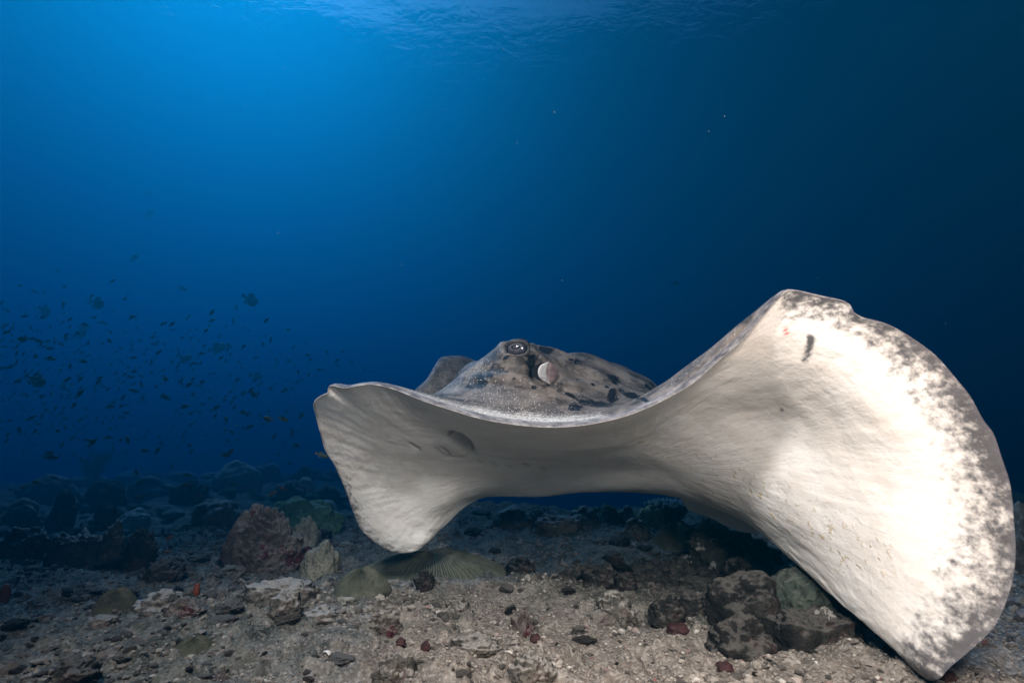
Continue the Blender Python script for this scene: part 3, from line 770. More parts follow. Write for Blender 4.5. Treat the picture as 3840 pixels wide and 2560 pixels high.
HEROES = [
 # far left background
 ('coral_boulder','dome','grey',768,955,1726,1832,1,'big pale rounded coral dome standing highest on the far reef','coral',.9,5),
 ('reef_mound','lobes','rock',905,1035,1735,1812,2,'dark lumpy mound right beside the big pale coral dome','rock',.9,5),
 ('coral_boulder','dome','grey',595,700,1716,1775,3,'faint blue rounded boulder far back on the reef','coral',.9,4),
 ('coral_boulder','dome','rock',690,800,1722,1782,4,'faint dark boulder just left behind the big pale dome','coral',.9,4),
 ('reef_mound','lobes','rock',1085,1180,1742,1818,5,'ragged mound of coral rubble on the reef edge','rock',.9,5),
 ('coral_boulder','lobes','rock',1005,1135,1802,1880,6,'rounded boulder with smooth top behind the green coral ridge','coral',.9,5),
 ('coral_boulder','dome','grey',1100,1172,1792,1842,7,'small smooth coral ball perched beside rounded boulder','coral',.9,4),
 ('brain_coral','cells','brain',1165,1268,1828,1880,8,'small honeycombed brain coral behind the green coral ridge','coral',.9,5),
 ('lumpy_coral','knob','green',948,1275,1858,1990,9,'long low green lumpy coral ridge','coral',.55,6),
 ('coral_boulder','dome','grey',1150,1262,1872,1925,10,'pale low coral head beside the stingray lowered wing','coral',.9,4),
 ('coral_boulder','knob','rock',690,880,1868,1968,11,'dim bumpy coral dome behind the crusted peak rock','coral',.9,5),
 ('coral_boulder','lobes','grey',395,535,1905,1990,12,'dim lobed coral head in front of the dark boulders','coral',.9,5),
 ('reef_boulder','lobes','darkrock',275,440,1786,1915,13,'dark boulder with a blue lit flat top','rock',.8,5),
 ('reef_boulder','lobes','rock',185,275,1862,1945,14,'narrow upright boulder leaning on the dark flat topped boulder','rock',.8,5),
 ('reef_boulder','dome','rock',275,365,1842,1912,15,'round boulder in front of the dark flat topped boulder','rock',.9,5),
 ('reef_boulder','lobes','darkrock',135,250,1835,1985,16,'dark rounded double boulder with shaded front','rock',.8,5),
 ('coral_boulder','dome','rock',45,240,1788,1885,17,'broad ribbed coral dome below the plate coral','coral',.8,5),
 ('reef_boulder','rock','darkrock',300,450,1890,1985,18,'craggy black rock at the foot of dark boulders','rock',.8,5),
 ('reef_boulder','lobes','rock',-60,120,1870,1990,19,'broad dim boulder at the reef left end','rock',.8,5),
 ('reef_mound','lobes','rock',440,640,1792,1865,20,'low ragged reef mound behind the swimming orange fish','rock',.7,5),
 ('reef_mound','rock','darkrock',600,780,1800,1880,21,'dark hollowed reef mound below the big pale dome','rock',.7,5),
 # hero rock and neighbours
 ('crusted_rock','crag','redrock',800,1150,1905,2135,22,'peaked rock crusted with maroon algae and pale sediment','rock',.6,6),
 ('knobby_coral','knob','knob',1062,1195,1952,2080,23,'pale knobby coral cluster against the peaked maroon rock','coral',.9,6),
 ('knobby_coral','knob','knob',1108,1268,2046,2170,24,'beige knobby coral mound below the pale cluster','coral',.9,6),
 ('reef_rock','peak','rock',330,450,1975,2130,25,'steep rock pinnacle with pale sediment top','rock',.8,5),
 ('reef_rock','rock','darkrock',430,560,1985,2140,26,'dark rock in the hollow beside the steep pinnacle','rock',.8,5),
 ('reef_rock','slab','rock',140,345,1985,2115,27,'flat topped rock ledge beside the steep pinnacle','rock',.8,5),
 ('reef_rock','rock','darkrock',480,680,2060,2180,28,'dark low rock where orange fish hover','rock',.8,5),
 ('reef_rock','rock','rock',440,690,2195,2310,29,'dark brown rock beside the ribbed coral fragment','rock',.8,5),
 ('reef_rock','crag','redrock',600,750,2220,2310,30,'pointed reddish rock on the dim rubble','rock',.9,5),
 ('reef_rock','rock','rock',-60,150,1975,2090,31,'pale topped rock at the dim reef edge left','rock',.8,5),
 ('reef_rock','slab','rock',860,1180,2150,2260,32,'low slab of dead coral under the beige knobby mound','rock',.7,5),
 # under the ray
 ('rubble_rock','rock','rock',1680,1860,2055,2135,33,'craggy grey rock on the sand below the stingray belly','rock',.8,5),
 ('rubble_rock','rock','darkrock',1890,2010,2058,2135,34,'dark craggy rock right of the grey rock below the belly','rock',.8,5),
 ('rubble_rock','rock','darkrock',1545,1632,2140,2222,35,'dark angular rock in front of the big mushroom coral','rock',.9,5),
 ('rubble_rock','rock','rock',1620,1700,2035,2080,36,'small grey stone behind the mushroom coral edge','rock',.9,4),
 ('reef_mound','lobes','rock',1835,2020,1878,1960,37,'mossy mound on the ledge under the belly','rock',.8,5),
 ('reef_mound','lobes','rock',2130,2260,1905,1975,38,'low mound on the ledge below the belly middle','rock',.8,5),
 ('brain_coral','cells','brain',2246,2326,1902,1965,39,'round dark honeycomb coral on the ledge below the belly','coral',.95,5),
 ('reef_mound','lobes','rock',2310,2400,1890,1960,40,'mound behind yellow coral on the ledge','rock',.8,5),
 ('yellow_coral','knob','yellow',2392,2500,1902,1985,41,'yellowish knobby coral beside the white tipped branches','coral',.8,5),
 ('reef_mound','rock','rock',2330,2450,1935,2010,42,'rough brown rubble heap below the yellowish coral','rock',.8,5),
 ('reef_mound','slab','rock',1990,2200,1930,2000,43,'broad low rubble bank below the ledge','rock',.7,5),
 ('crust_mound','slab','speck',2560,2990,1985,2135,44,'broad dark mound speckled with white crust behind the honeycomb boulder','coral',.7,6),
 ('rubble_rock','rock','darkrock',2260,2345,2070,2110,45,'small black rock in the shade below the pelvic fins','rock',.9,4),
 ('rubble_rock','rock','darkrock',2170,2335,2115,2195,46,'black ragged rock in the wing shadow','rock',.8,5),
 ('rubble_rock','rock','darkrock',2300,2400,2140,2210,47,'black upright rock beside the ragged one in wing shadow','rock',.9,5),
 ('rubble_rock','crag','rock',2232,2410,2200,2335,48,'reddish brown peaked rock at the shadow edge','rock',.9,5),
 ('rubble_rock','rock','darkrock',2440,2590,2210,2345,49,'black boulder at the edge of the lit sand','rock',.9,5),
 ('rubble_rock','rock','darkrock',2540,2690,2180,2290,50,'tall black rock leaning on the honeycomb boulder','rock',.9,5),
 ('honeycomb_boulder','cells','brain',2905,3260,2125,2300,51,'low honeycomb coral boulder in the shadow of the near wing','coral',.8,6),
 ('reef_boulder','lobes','darkrock',2660,3010,2150,2330,71,'broad dark lobed rock beside the honeycomb boulder','rock',.7,6),  # dark colour here, on the slab and crusty rock paints in shadow
 ('reef_boulder','slab','darkrock',2880,3290,2290,2410,72,'low dark slab in front of the honeycomb boulder','rock',.6,5),
 ('rubble_rock','rock','darkrock',2690,2900,2090,2200,52,'black rock on the top side of the honeycomb boulder','rock',.8,5),
 ('rubble_rock','rock','darkrock',2640,2960,2290,2430,53,'dark crusty rock in front of the honeycomb boulder','rock',.7,5),
 ('rubble_rock','rock','rock',3060,3180,2290,2390,54,'dark round stone at the foot of honeycomb boulder','rock',.9,5),
 ('reef_boulder','rock','pale',3795,4060,1900,2150,55,'pale boulder beyond the near wing edge','rock',.9,5),
 # foreground
 ('red_stone','rock','redrock',1395,1510,2290,2385,56,'small upright stone speckled maroon on pale sand','stone',.9,5),
 ('red_stone','crag','redrock',1905,2025,2260,2385,57,'tall upright stone speckled dark red and white','stone',.9,5),
 ('rubble_rock','rock','rock',985,1120,2205,2320,58,'dark maroon rubble clump on the pale sand edge','rock',.9,5),
 ('rubble_rock','rock','rock',1100,1280,2250,2330,59,'flat dark rubble clump beside the maroon clump','rock',.8,5),
 ('rubble_rock','rock','rock',1640,1780,2215,2300,60,'crumbly grey brown rock between the two red stones','rock',.9,5),
 ('rubble_rock','rock','pale',1520,1600,2250,2310,61,'pinkish pale stone beside crumbly grey rock','stone',.9,4),
 ('rubble_rock','rock','rock',1380,1560,2440,2570,62,'brown mottled low rock in the front sand','rock',.8,5),
 ('rubble_rock','rock','rock',1900,2100,2450,2570,63,'dark brown sandy rock in front of the tall red stone','rock',.8,5),
 ('rubble_rock','rock','darkrock',140,330,2480,2590,64,'dark tufted rock in the dim front rubble','rock',.8,5),
 ('rubble_rock','slab','pale',300,420,2300,2350,65,'flat pale slab in the dim front rubble','stone',.8,5),
 ('rubble_rock','rock','rock',1650,1900,2370,2440,66,'low brown crust of rubble on the front sand','rock',.7,5),
 ('rubble_rock','rock','pale',2200,2300,2290,2345,67,'pinkish stone in front of the reddish brown peaked rock','stone',.8,4),
]
for h in HEROES:
    nm, sh, mt, x0, x1, yt, yb, sd, lab, cat, dp, n = h
    if sd in (28, 29, 30, 32, 33, 34, 35, 45, 46, 47, 48, 49, 50) or 56 <= sd <= 67: yt = yb-(yb-yt)*.68
    lump(nm, sh, mt, x0, x1, yt, yb, sd, lab, cat, dp, n)

# ---- mushroom corals: low domes ribbed by radiating septa
def fungia_mat():
    k = NT('mushroom_coral'); v = k.obj()
    n = k.noise(12, 4, .6, v)
    c = k.mix(k.map(n, .35, .65), (.05, .055, .038), (.12, .12, .085))
    c = k.mix(k.map(k.attr('ridge'), .15, .8, .75, 0), c, (.018, .024, .016))
    c = k.mix(k.map(k.noise(22, 6, .7, v), .52, .66, 0, .55), c, (.03, .028, .02))
    return k.fin(c, .8, k.bump(k.noise(120, 3, .6, v), .003), .2)
FMAT = fungia_mat()
def fungia(x0, x1, ytop, ybot, label, n_sep=84, depth=.75, slit=.25, seed=0, tilt=0, hit=None):
    g = ground_hit((x0+x1)/2, ybot); d = float((g-CAM)@FWD)
    w = (x1-x0)/1920*d/2; h = (ybot-ytop)/1920*d
    n_sep = int(n_sep*1.6); na, nr = n_sep*6, 40
    th = np.linspace(0, 2*np.pi, na, endpoint=False); r = np.linspace(0.02, 1, nr)
    T, Rr = np.meshgrid(th, r)
    wob = .03*np.sin(5*T+seed)+.04*np.sin(2*T+seed*2)
    ph = T*n_sep + .8*np.sin(T*9+seed)*Rr + .5*np.sin(Rr*14+T*7)
    prof = (1-Rr**1.7)**.85
    rid = .5+.5*np.cos(ph)
    amp = np.clip(Rr/.25, 0, 1)*(1-.6*Rr**8)
    outline = 1+.05*np.sin(3*T+seed)+.03*np.sin(7*T)
    X = (Rr*outline)*np.cos(T); Y = Rr*outline*np.sin(T)
    Z = prof*(1+wob) + .10*(rid**.7)*amp*(.6+.4*np.sin(T*n_sep/2+seed))+.05*fbm(np.stack([X.ravel()*3, Y.ravel()*3, X.ravel()*0+seed], 1), 3).reshape(X.shape) - .05*np.exp(-(Y/.06)**2-(X/slit)**2)
    Z = Z*np.clip((1.0-Rr)/.04+.1, 0, 1)
    V = np.stack([X.ravel()*w, Y.ravel()*w*depth, Z.ravel()*h], 1)
    skirt = np.stack([X[-1]*w*.9, Y[-1]*w*depth*.9, np.full(na, -.35*h)], 1)
    cen = np.array([[0, 0, Z[0].mean()*h]])
    i = np.arange(nr*na).reshape(nr, na)
    i2 = np.concatenate([i, (nr*na+np.arange(na))[None]])
    j = np.roll(i2, -1, 1)
    F = np.stack([i2[:-1], i2[1:], j[1:], j[:-1]], -1).reshape(-1, 4)
    c = nr*na+na
    F3 = np.stack([np.full(na, c), i[0], np.roll(i[0], -1)], -1)
    me = mesh_np('mushroom_coral', np.concatenate([V, skirt, cen]), [F, F3])
    attr(me, 'ridge', np.concatenate([(rid*amp+(1-amp)).ravel(), np.zeros(na), [1]]))
    o = link('mushroom_coral', me, FMAT, label=label, cat='coral')
    y = g[1]+w*depth*.6
    o.location = (g[0], y, min(float(terrain_z(g[0], y)[0]), g[2])+.004); o.rotation_euler = (R(tilt), 0, seed)
    return o
fungia(1290, 1925, 2070, 2165, 'big ribbed mushroom coral under the stingray lowered wing tip', 96, .5, .3, .0)
fungia(1225, 1450, 2155, 2235, 'smaller brown mushroom coral in front of the big ribbed one', 70, .8, .25, .0)
fungia(2455, 2660, 1965, 2060, 'pale ridged mushroom coral below the near wing, the nearer of two', 72, .8, .25, .0)
fungia(2608, 2755, 1955, 2025, 'pale ridged mushroom coral behind the nearer one', 64, .8, .25, .0)
fungia(330, 480, 2222, 2300, 'pale fan of ribbed mushroom coral lying beside the dark brown rock', 60, .7, .25, .4, 14)
fungia(630, 780, 2408, 2460, 'dim ribbed mushroom coral fragment in the front rubble', 60, .7, .25, .4, 10)

# ---- plate coral on a stalk, far left
def plate_coral():
    g = ground_hit(160, 1800); d = float((g-CAM)@FWD); w = 110/1920*d
    V, F = ico(5); V = V.copy()
    V = V*(1+.16*fbm(V*2.2, 3)[:, None]); V[:, 2] = V[:, 2]*.10 + .05*fbm(V*6, 3)
    V = V*w*np.array([1, .9, 1]); V[:, 2] += .17
    root = link('plate_coral', None, label='flat plate coral with ragged rim on a short stalk', cat='coral')
    root.location = (g[0], g[1], g[2])
    link('plate', mesh_np('plate', V, F), MAT['rock'], root)
    S, F = ico(4); S = S.copy(); S = S*(1+.2*fbm(S*2, 3)[:, None])*np.array([w*.35, w*.35, .16]); S[:, 2] += .03
    link('stalk', mesh_np('stalk', S, F), MAT['darkrock'], root)
plate_coral()

# ---- white tipped branching coral on the ledge
def tube(pts, rads, nc=6):
    pts = [Vector(p) for p in pts]; vs = []; fs = []
    for i, p in enumerate(pts):
        t = (pts[min(i+1, len(pts)-1)]-pts[max(i-1, 0)]).normalized()
        a = t.orthogonal().normalized(); b = t.cross(a)
        for k in range(nc):
            g = 2*math.pi*k/nc; vs.append(p+(a*math.cos(g)+b*math.sin(g))*rads[i])
    for i in range(len(pts)-1):
        for k in range(nc):
            fs.append([i*nc+k, i*nc+(k+1) % nc, (i+1)*nc+(k+1) % nc, (i+1)*nc+k])
    return [v[:] for v in vs], fs
def branch_coral():
    g = ground_hit(2530, 1985); d = float((g-CAM)@FWD); w = 85/1920*d
    rn = random.Random(5); vs = []; fs = []; tip = []
    for i in range(150):
        a = rn.uniform(0, 2*math.pi); q = math.sqrt(rn.random())
        base = Vector((.25*w*q*math.cos(a), .25*w*q*math.sin(a), 0))
        top = Vector((w*q*math.cos(a), w*q*.8*math.sin(a), .075*d/2*(1.0-.25*q*q)+rn.uniform(-.01, .01)))
        mid = (base+top)/2+Vector((0, 0, -.012))
        end = top+Vector((rn.uniform(-.008, .008), rn.uniform(-.008, .008), rn.uniform(.008, .022)))
        v, f = tube([base, mid, top, end], [.012, .010, .0075, .004])
        o = len(vs); vs += v; fs += [[o+x for x in q_] for q_ in f]; tip += [0]*12+[.35]*6+[1]*6
    me = mesh_np('branching_coral', np.array(vs), np.array(fs)); attr(me, 'tip', tip)
    k = NT('branching_coral'); c = k.mix(k.map(k.attr('tip'), .4, .95), (.035, .055, .05), (.62, .66, .62))
    o = link('branching_coral', me, k.fin(c, .8), label='dark branching coral with white tips on the ledge under the wing', cat='coral')
    o.location = (g[0], g[1]+.1, g[2]+.03)
branch_coral()

# ---- feathery bush coral, far left
def bush_coral():
    g = ground_hit(345, 1815); d = float((g-CAM)@FWD); hgt = 135/1920*d
    rn = random.Random(8); vs = []; fs = []
    def grow(p, dr, L, r, lev):
        n = 5; pts = [p]; 
        for i in range(n):
            dr = (dr+Vector((rn.uniform(-.25, .25), rn.uniform(-.25, .25), rn.uniform(-.05, .2)))).normalized()
            p = p+dr*(L/n); pts.append(p)
        v, f = tube(pts, [r*(1-.6*i/n) for i in range(n+1)], 4 if lev else 6)
        o = len(vs); vs.extend(v); fs.extend([[o+x for x in q] for q in f])
        if lev < 3:
            for i in range([9, 7, 6][lev]):
                q = pts[rn.randint(1, n)]
                grow(q, (dr+Vector((rn.uniform(-1, 1), rn.uniform(-1, 1), rn.uniform(-.2, .9)))).normalized(), L*rn.uniform(.45, .7), r*.5, lev+1)
    for i in range(4):
        grow(Vector((rn.uniform(-.05, .05), rn.uniform(-.05, .05), -.02)), Vector((rn.uniform(-.5, .5), rn.uniform(-.3, .3), 1)).normalized(), hgt*.55, .012, 0)
    k = NT('bush_coral'); o = link('bush_coral', mesh_np('bush_coral', np.array(vs), np.array(fs)), k.fin((.05, .07, .045), .9), label='feathery dark green bush coral rising from the far reef', cat='coral')
    o.location = g
bush_coral()

# ---- mid-size filler rocks over the reef, each its own thing
TABOO = []
for _o in sc.objects:
    if _o.name.startswith('mushroom_coral'): TABOO.append((_o.location.x, _o.location.y, max(_o.dimensions.x, _o.dimensions.y)*.56))
def free(x, y): return all((x-a)**2+(y-b)**2 > r*r for a, b, r in TABOO)
def filler():
    protos = []
    for i, (sh, mt) in enumerate([('rock','rock'),('lobes','rock'),('rock','darkrock'),('dome','grey'),('peak','rock'),('knob','grey'),('slab','rock'),('lobes','darkrock'),('rock','pale'),('knob','green')]):
        V, F = lump_mesh(sh, 100+i, 4 if sh in ('dome', 'lobes') else 5); me = mesh_np('reef_rock', V, F); me.materials.append(MAT[mt]); protos.append((me, mt))
    L = {'rock': ('reef_rock', 'brown reef rock dusted with sediment', 'rock', 'brown rocks'),
         'darkrock': ('reef_rock', 'blackish ragged reef rock', 'rock', 'black rocks'),
         'grey': ('coral_lump', 'grey rounded coral head', 'coral', 'grey coral heads'),
         'green': ('coral_lump', 'small dull green coral head', 'coral', 'green coral heads'),
         'pale': ('reef_rock', 'pale chalky dead coral lump', 'rock', 'pale lumps of dead coral')}
    rn = random.Random(21)
    def put(x, y, s, idx=None, zone='on the reef below the fish school'):
        if not free(x, y): return
        me, mt = rn.choice(protos) if idx is None else protos[idx]
        nm, lab, cat, grp = L[mt]; lab = lab+' '+zone; grp = grp+' '+zone
        o = link(nm, me, None, label=lab, cat=cat, group=grp)
        o.location = (x, y, float(terrain_z(x, y)[0])+.04*s); o.rotation_euler = (rn.uniform(-.15, .15), rn.uniform(-.15, .15), rn.uniform(0, 6.28))
        o.scale = (s*rn.uniform(.8, 1.3), s*rn.uniform(.8, 1.2), s*rn.uniform(.35, .66))
    for i in range(130):      # left reef
        py = 1745+ (2150-1745)*rn.random()**1.6; px = rn.uniform(-150, 1330)
        g = ground_hit(px, py); d = float((g-CAM)@FWD)
        put(g[0], g[1], d*rn.uniform(14, 52)/1920)
    for i in range(40):      # ledge and shade under the ray
        px = rn.uniform(1650, 2800); py = rn.uniform(1915, 2330)
        g = ground_hit(px, py); d = float((g-CAM)@FWD)
        put(g[0], g[1], d*rn.uniform(14, 34)/1920, rn.choice([0, 1, 2, 2, 4, 6, 7]), 'on the seabed under the stingray')
    for i in range(26):      # open bottom beyond the near wing
        x, y = rn.uniform(1.2, 3.4), rn.uniform(.9, 3.6)
        put(x, y, rn.uniform(.03, .11), rn.choice([0, 1, 2, 4, 6, 8]), 'on the sand beyond the near wing')
    for i in range(45):      # front rubble
        px = rn.uniform(-50, 3500); py = rn.uniform(2200, 2560)
        if px > 1000 and rn.random() < .35: continue
        g = ground_hit(px, py); d = float((g-CAM)@FWD)
        put(g[0], g[1], d*rn.uniform(12, 40)/1920, rn.choice([0, 2, 4, 6, 8, 8]) if px > 1000 else rn.choice([0, 2, 4, 6, 6, 0]), 'in the rubble in front of the stingray')
filler()

# ---- small rubble, each stone its own thing
def rubble():
    kinds = [('pale', 'small pale rubble stone on the seabed', 'pale rubble stones'), ('rock', 'small brown rubble stone on the seabed', 'brown rubble stones'),
             ('darkrock', 'small blackish rubble stone on the seabed', 'blackish rubble stones'), ('redrock', 'small maroon crusted rubble stone on the seabed', 'maroon rubble stones')]
    protos = []
    for mt, lab, grp in kinds:
        for s in range(3):
            V, F = lump_mesh('rock', 300+s+len(protos), 3); V = V*np.array([1, .75, .6]); me = mesh_np('rubble_stone', V, F); me.materials.append(MAT[mt]); protos.append((me, lab, grp))
    rn = random.Random(33)
    for i in range(305):
        px = rn.uniform(-40, 3700); py = 2080+(2570-2080)*rn.random()**.8
        g = ground_hit(px, py); d = float((g-CAM)@FWD)
        if not free(g[0], g[1]): continue
        w = [4, 3, 2, 1.0] if px > 1000 else [1.5, 4, 3, .7]
        c = rn.choices(range(4), w)[0]
        me, lab, grp = protos[c*3+rn.randrange(3)]
        s = rn.choice([5, 6, 7, 9, 12, 16])*d/1920*1.3
        zn = ('on the dim rubble below the fish school' if px < 950 else 'under the stingray near wing' if px > 2500 else 'on the pale sand under the stingray')
        lab = lab.replace('on the seabed', zn); grp = grp+' '+zn
        o = link('rubble_stone', me, None, label=lab, cat='stone', group=grp)
        o.location = (g[0], g[1], g[2]+.1*s); o.scale = (s, s, s); o.rotation_euler = (rn.uniform(-.4, .4), rn.uniform(-.4, .4), rn.uniform(0, 6.28))
rubble()

# ---- broken coral branches lying about
def fragments():
    rn = random.Random(91); protos = []
    for i in range(4):
        vs = []; fs = []
        p = Vector((-1, 0, 0)); dr = Vector((1, rn.uniform(-.2, .2), 0)); pts = [p.copy()]
        for q in range(5):
            dr = (dr+Vector((0, rn.uniform(-.35, .35), rn.uniform(-.1, .1)))).normalized(); p = p+dr*.4; pts.append(p.copy())
        for a, rd in ((pts, [.10, .17, .16, .15, .12, .06]), ([pts[2], pts[2]+Vector((.25, .3, .05)), pts[2]+Vector((.4, .62, .08))], [.13, .11, .06]), ([pts[3], pts[3]+Vector((.2, -.3, .05)), pts[3]+Vector((.42, -.5, .1))], [.12, .10, .05]))[:2+i % 2]:
            v, g_ = tube(a, rd, 7); o = len(vs); vs += v; fs += [[o+x for x in q_] for q_ in g_]
        V = np.array(vs); V = V+.05*fbm(V*3, 3)[:, None]
        me = mesh_np('coral_fragment', V, np.array(fs)); me.materials.append(MAT['pale'] if i % 2 else MAT['rock']); protos.append(me)
    for i in range(110):
        px = rn.uniform(-40, 3600); py = 2150+420*rn.random()
        g = ground_hit(px, py); d = float((g-CAM)@FWD)
        if not free(g[0], g[1]): continue
        s = rn.uniform(9, 22)*d/1920; k_ = rn.randrange(4)
        zn = 'dim rubble below the fish school' if px < 950 else 'sand under the stingray'
        o = link('coral_fragment', protos[k_], None, label=('broken pale coral branch lying on the ' if k_ % 2 else 'broken brown coral branch lying on the ')+zn, cat='coral', group=('pale broken branches on the ' if k_ % 2 else 'brown broken branches on the ')+zn)
        o.location = (g[0], g[1], g[2]+.08*s); o.scale = (s, s, s); o.rotation_euler = (rn.uniform(-.3, .3), rn.uniform(-.25, .25), rn.uniform(0, 6.28))
fragments()

# ---- gravel and coarse coral sand
def gravel():
    rg = np.random.default_rng(12); n = 70000
    V0, F0 = ico(1)
    rr = 1.0+2.6*rg.random(n)**1.5; az = R(-50)+R(100)*rg.random(n)
    x = rr*np.sin(az); y = rr*np.cos(az); z = terrain_z(x, y)
    cl = sstep(-.35, .5, fbm(np.stack([x*3, y*3, x*0], 1), 3))
    s = (.0013+.0085*rg.random(n)**7)*(.5+.5*rr/1.6)*(.5+cl)
    ax = rg.uniform(.6, 1.4, (n, 1, 3)); ax[:, :, 2] *= .7
    jit = 1+rg.uniform(-.3, .3, (n, len(V0), 1))
    a = rg.uniform(0, 6.28, n)
    V = V0[None]*jit*ax*s[:, None, None]
    c, sn = np.cos(a)[:, None], np.sin(a)[:, None]
    V = np.stack([V[..., 0]*c-V[..., 1]*sn, V[..., 0]*sn+V[..., 1]*c, V[..., 2]], -1)
    V += np.stack([x, y, z+.25*s], 1)[:, None]
    F = F0[None]+(np.arange(n)*len(V0))[:, None, None]
    me = mesh_np('gravel', V.reshape(-1, 3), F.reshape(-1, 3), False)
    zone = np.clip((-.1-x)/.9, 0, 1)*.46+np.clip((y-1.5)/.8, 0, 1)*.36+.4*np.clip((1.05-np.hypot((x-.62)*1.6, (y-1.75)*2))/.7, 0, 1)  # gravel darkened to follow the shade painted on the seabed
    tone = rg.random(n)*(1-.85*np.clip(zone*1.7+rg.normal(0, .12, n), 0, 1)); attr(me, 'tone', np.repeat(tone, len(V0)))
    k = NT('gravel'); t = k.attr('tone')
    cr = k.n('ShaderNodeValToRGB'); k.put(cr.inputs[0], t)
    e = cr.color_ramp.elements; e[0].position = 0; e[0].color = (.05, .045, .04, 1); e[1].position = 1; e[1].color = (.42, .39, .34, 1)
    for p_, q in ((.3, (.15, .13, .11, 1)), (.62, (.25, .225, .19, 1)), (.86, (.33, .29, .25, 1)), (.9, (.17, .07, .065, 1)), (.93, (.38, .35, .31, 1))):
        el = e.new(p_); el.color = q
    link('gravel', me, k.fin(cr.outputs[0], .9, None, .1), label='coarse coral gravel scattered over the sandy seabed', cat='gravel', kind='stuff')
gravel()

# ---- red sponge crusts and white shells in the front sand
def bits():
    k = NT('red_sponge'); red = k.fin(k.mix(k.map(k.noise(60, 4), .35, .65), (.022, .008, .008), (.048, .016, .015)), .7, k.bump(k.noise(150, 4), .004), .3)
    k = NT('orange_sponge'); org = k.fin((.14, .03, .012), .7, k.bump(k.noise(90, 4), .004))
    k = NT('shell_white'); wh = k.fin(k.mix(k.map(k.noise(50, 3), .3, .7), (.50, .46, .40), (.68, .64, .58)), .5)
    for i, (x0, x1, yt, yb, sd, lab) in enumerate([(2505,2592,2350,2378,1,'dark red sponge crust on sand by the black boulder'),(1575,1612,2418,2446,2,'curled red sponge bit beside brown mottled rock'),
        (1480,1520,2395,2415,3,'small red sponge crust under the upright maroon stone'),(1985,2030,2395,2416,4,'red sponge crust at the foot of the tall red stone'),
        (2690,2760,2508,2530,6,'red crusted pebble patch in the front sand'),(3540,3600,2525,2560,7,'bright red sponge lump beside the near wing lower tip')]):
        lump('sponge_crust', 'lobes', red, x0, x1, yt, yb, 200+sd, lab, 'sponge', .9, 4)
    lump('orange_sponge', 'dome', org, -22, 24, 2200, 2255, 211, 'round orange red sponge ball at the dim seabed edge', 'sponge', .9, 4)
    lump('orange_sponge', 'dome', org, 716, 744, 2206, 2240, 212, 'small round orange sponge beside pointed reddish rock', 'sponge', .9, 4)
    # scallop-like shells
    n = 0
    for px, py, lab in [(1222,2448,'white shell in the sand below the flat rubble clump'),(1398,2448,'white shell in the sand beside brown mottled rock'),(1905,2448,'white shell in the sand near the tall red stone'),(2670,2412,'white shell chip at the edge of the wing shadow')]:
        g = ground_hit(px, py); d = float((g-CAM)@FWD); s = 20/1920*d
        nu, nv = 25, 8; vs = []; fs = []
        for sd in (0, 1):
            for i in range(nu):
                a = math.pi*(-.05+1.1*i/(nu-1))
                for j in range(nv):
                    t = .06+.94*j/(nv-1); rb = 1+.05*math.cos(i*math.pi)*t
                    vs.append((s*t*rb*math.cos(a), s*t*rb*math.sin(a)*.9, s*(.55*math.sqrt(max(0, 1-t*t*.96)))*(1 if sd == 0 else .85)))
        for sd in (0, 1):
            for i in range(nu-1):
                for j in range(nv-1):
                    q = [sd*nu*nv+i*nv+j, sd*nu*nv+(i+1)*nv+j, sd*nu*nv+(i+1)*nv+j+1, sd*nu*nv+i*nv+j+1]; fs.append(q if sd == 0 else q[::-1])
        o = link('shell', mesh_np('shell', np.array(vs), np.array(fs)), wh, label=lab, cat='shell'); o.location = (g[0], g[1], g[2]-.002); o.rotation_euler = (R(18), R(random.uniform(-8, 8)), random.uniform(-.6, .6))
bits()
# ------------------------------------------------------------------ fish
def fish_mesh(name, depth=.30, thick=.13, tail=.24, fork=.5, dorsal=.09, seg=14, nc=10):
    """body length 1 along +X (head at +X), Z up"""
    vs = []; fs = []; cols = []
    prof = lambda t: (math.sin(math.pi*t**.62)**.8)*(1-.12*t)+.02      # t 0 nose .. 1 tail root
    for i in range(seg+1):
        t = i/seg; x = .5-.78*t
        h = depth/2*max(prof(min(t*.93+.02, .97)), .24 if t > .8 else .02); w = thick/2*max(prof(min(t*.97+.01, .98)), .05)
        for k in range(nc):
            a = 2*math.pi*k/nc; vs.append((x, w*math.cos(a), h*math.sin(a))); cols.append(t)
    for i in range(seg):
        for k in range(nc):
            fs.append([i*nc+k, i*nc+(k+1) % nc, (i+1)*nc+(k+1) % nc, (i+1)*nc+k])
    def fin(poly, th=.006, c=1):
        o = len(vs); n = len(poly)
        for s in (-1, 1):
            for x, z in poly: vs.append((x, s*th, z)); cols.append(c)
        f.append([o+i for i in range(n)][::-1]); f.append([o+n+i for i in range(n)])
        for i in range(n):
            j = (i+1) % n; fs.append([o+i, o+j, o+n+j, o+n+i])
    f = []
    fin([(-.25, .03), (-.30, .035), (-.5, tail*.62), (-.5+.12*fork, tail*.18), (-.5+.16*fork, 0), (-.5+.12*fork, -tail*.18), (-.5, -tail*.62), (-.30, -.035), (-.25, -.03)], .005, 1.2)
    fin([(.22, depth*.40), (.12, depth*.5+dorsal*.8), (-.05, depth*.5+dorsal), (-.2, depth*.36+dorsal*.8), (-.22, depth*.2), (0, depth*.42)], .005, .9)
    fin([(.02, -depth*.42), (-.06, -depth*.5-dorsal*.8), (-.2, -depth*.3-dorsal*.7), (-.21, -depth*.2), (-.08, -depth*.38)], .005, .9)
    fin([(.2, -depth*.44), (.12, -depth*.5-dorsal*.7), (.08, -depth*.45)], .005, .9)
    me = bpy.data.meshes.new(name); me.from_pydata(vs, [], fs+f); me.update()
    for p in me.polygons: p.use_smooth = len(p.vertices) == 4
    attr(me, 'along', cols)
    return me
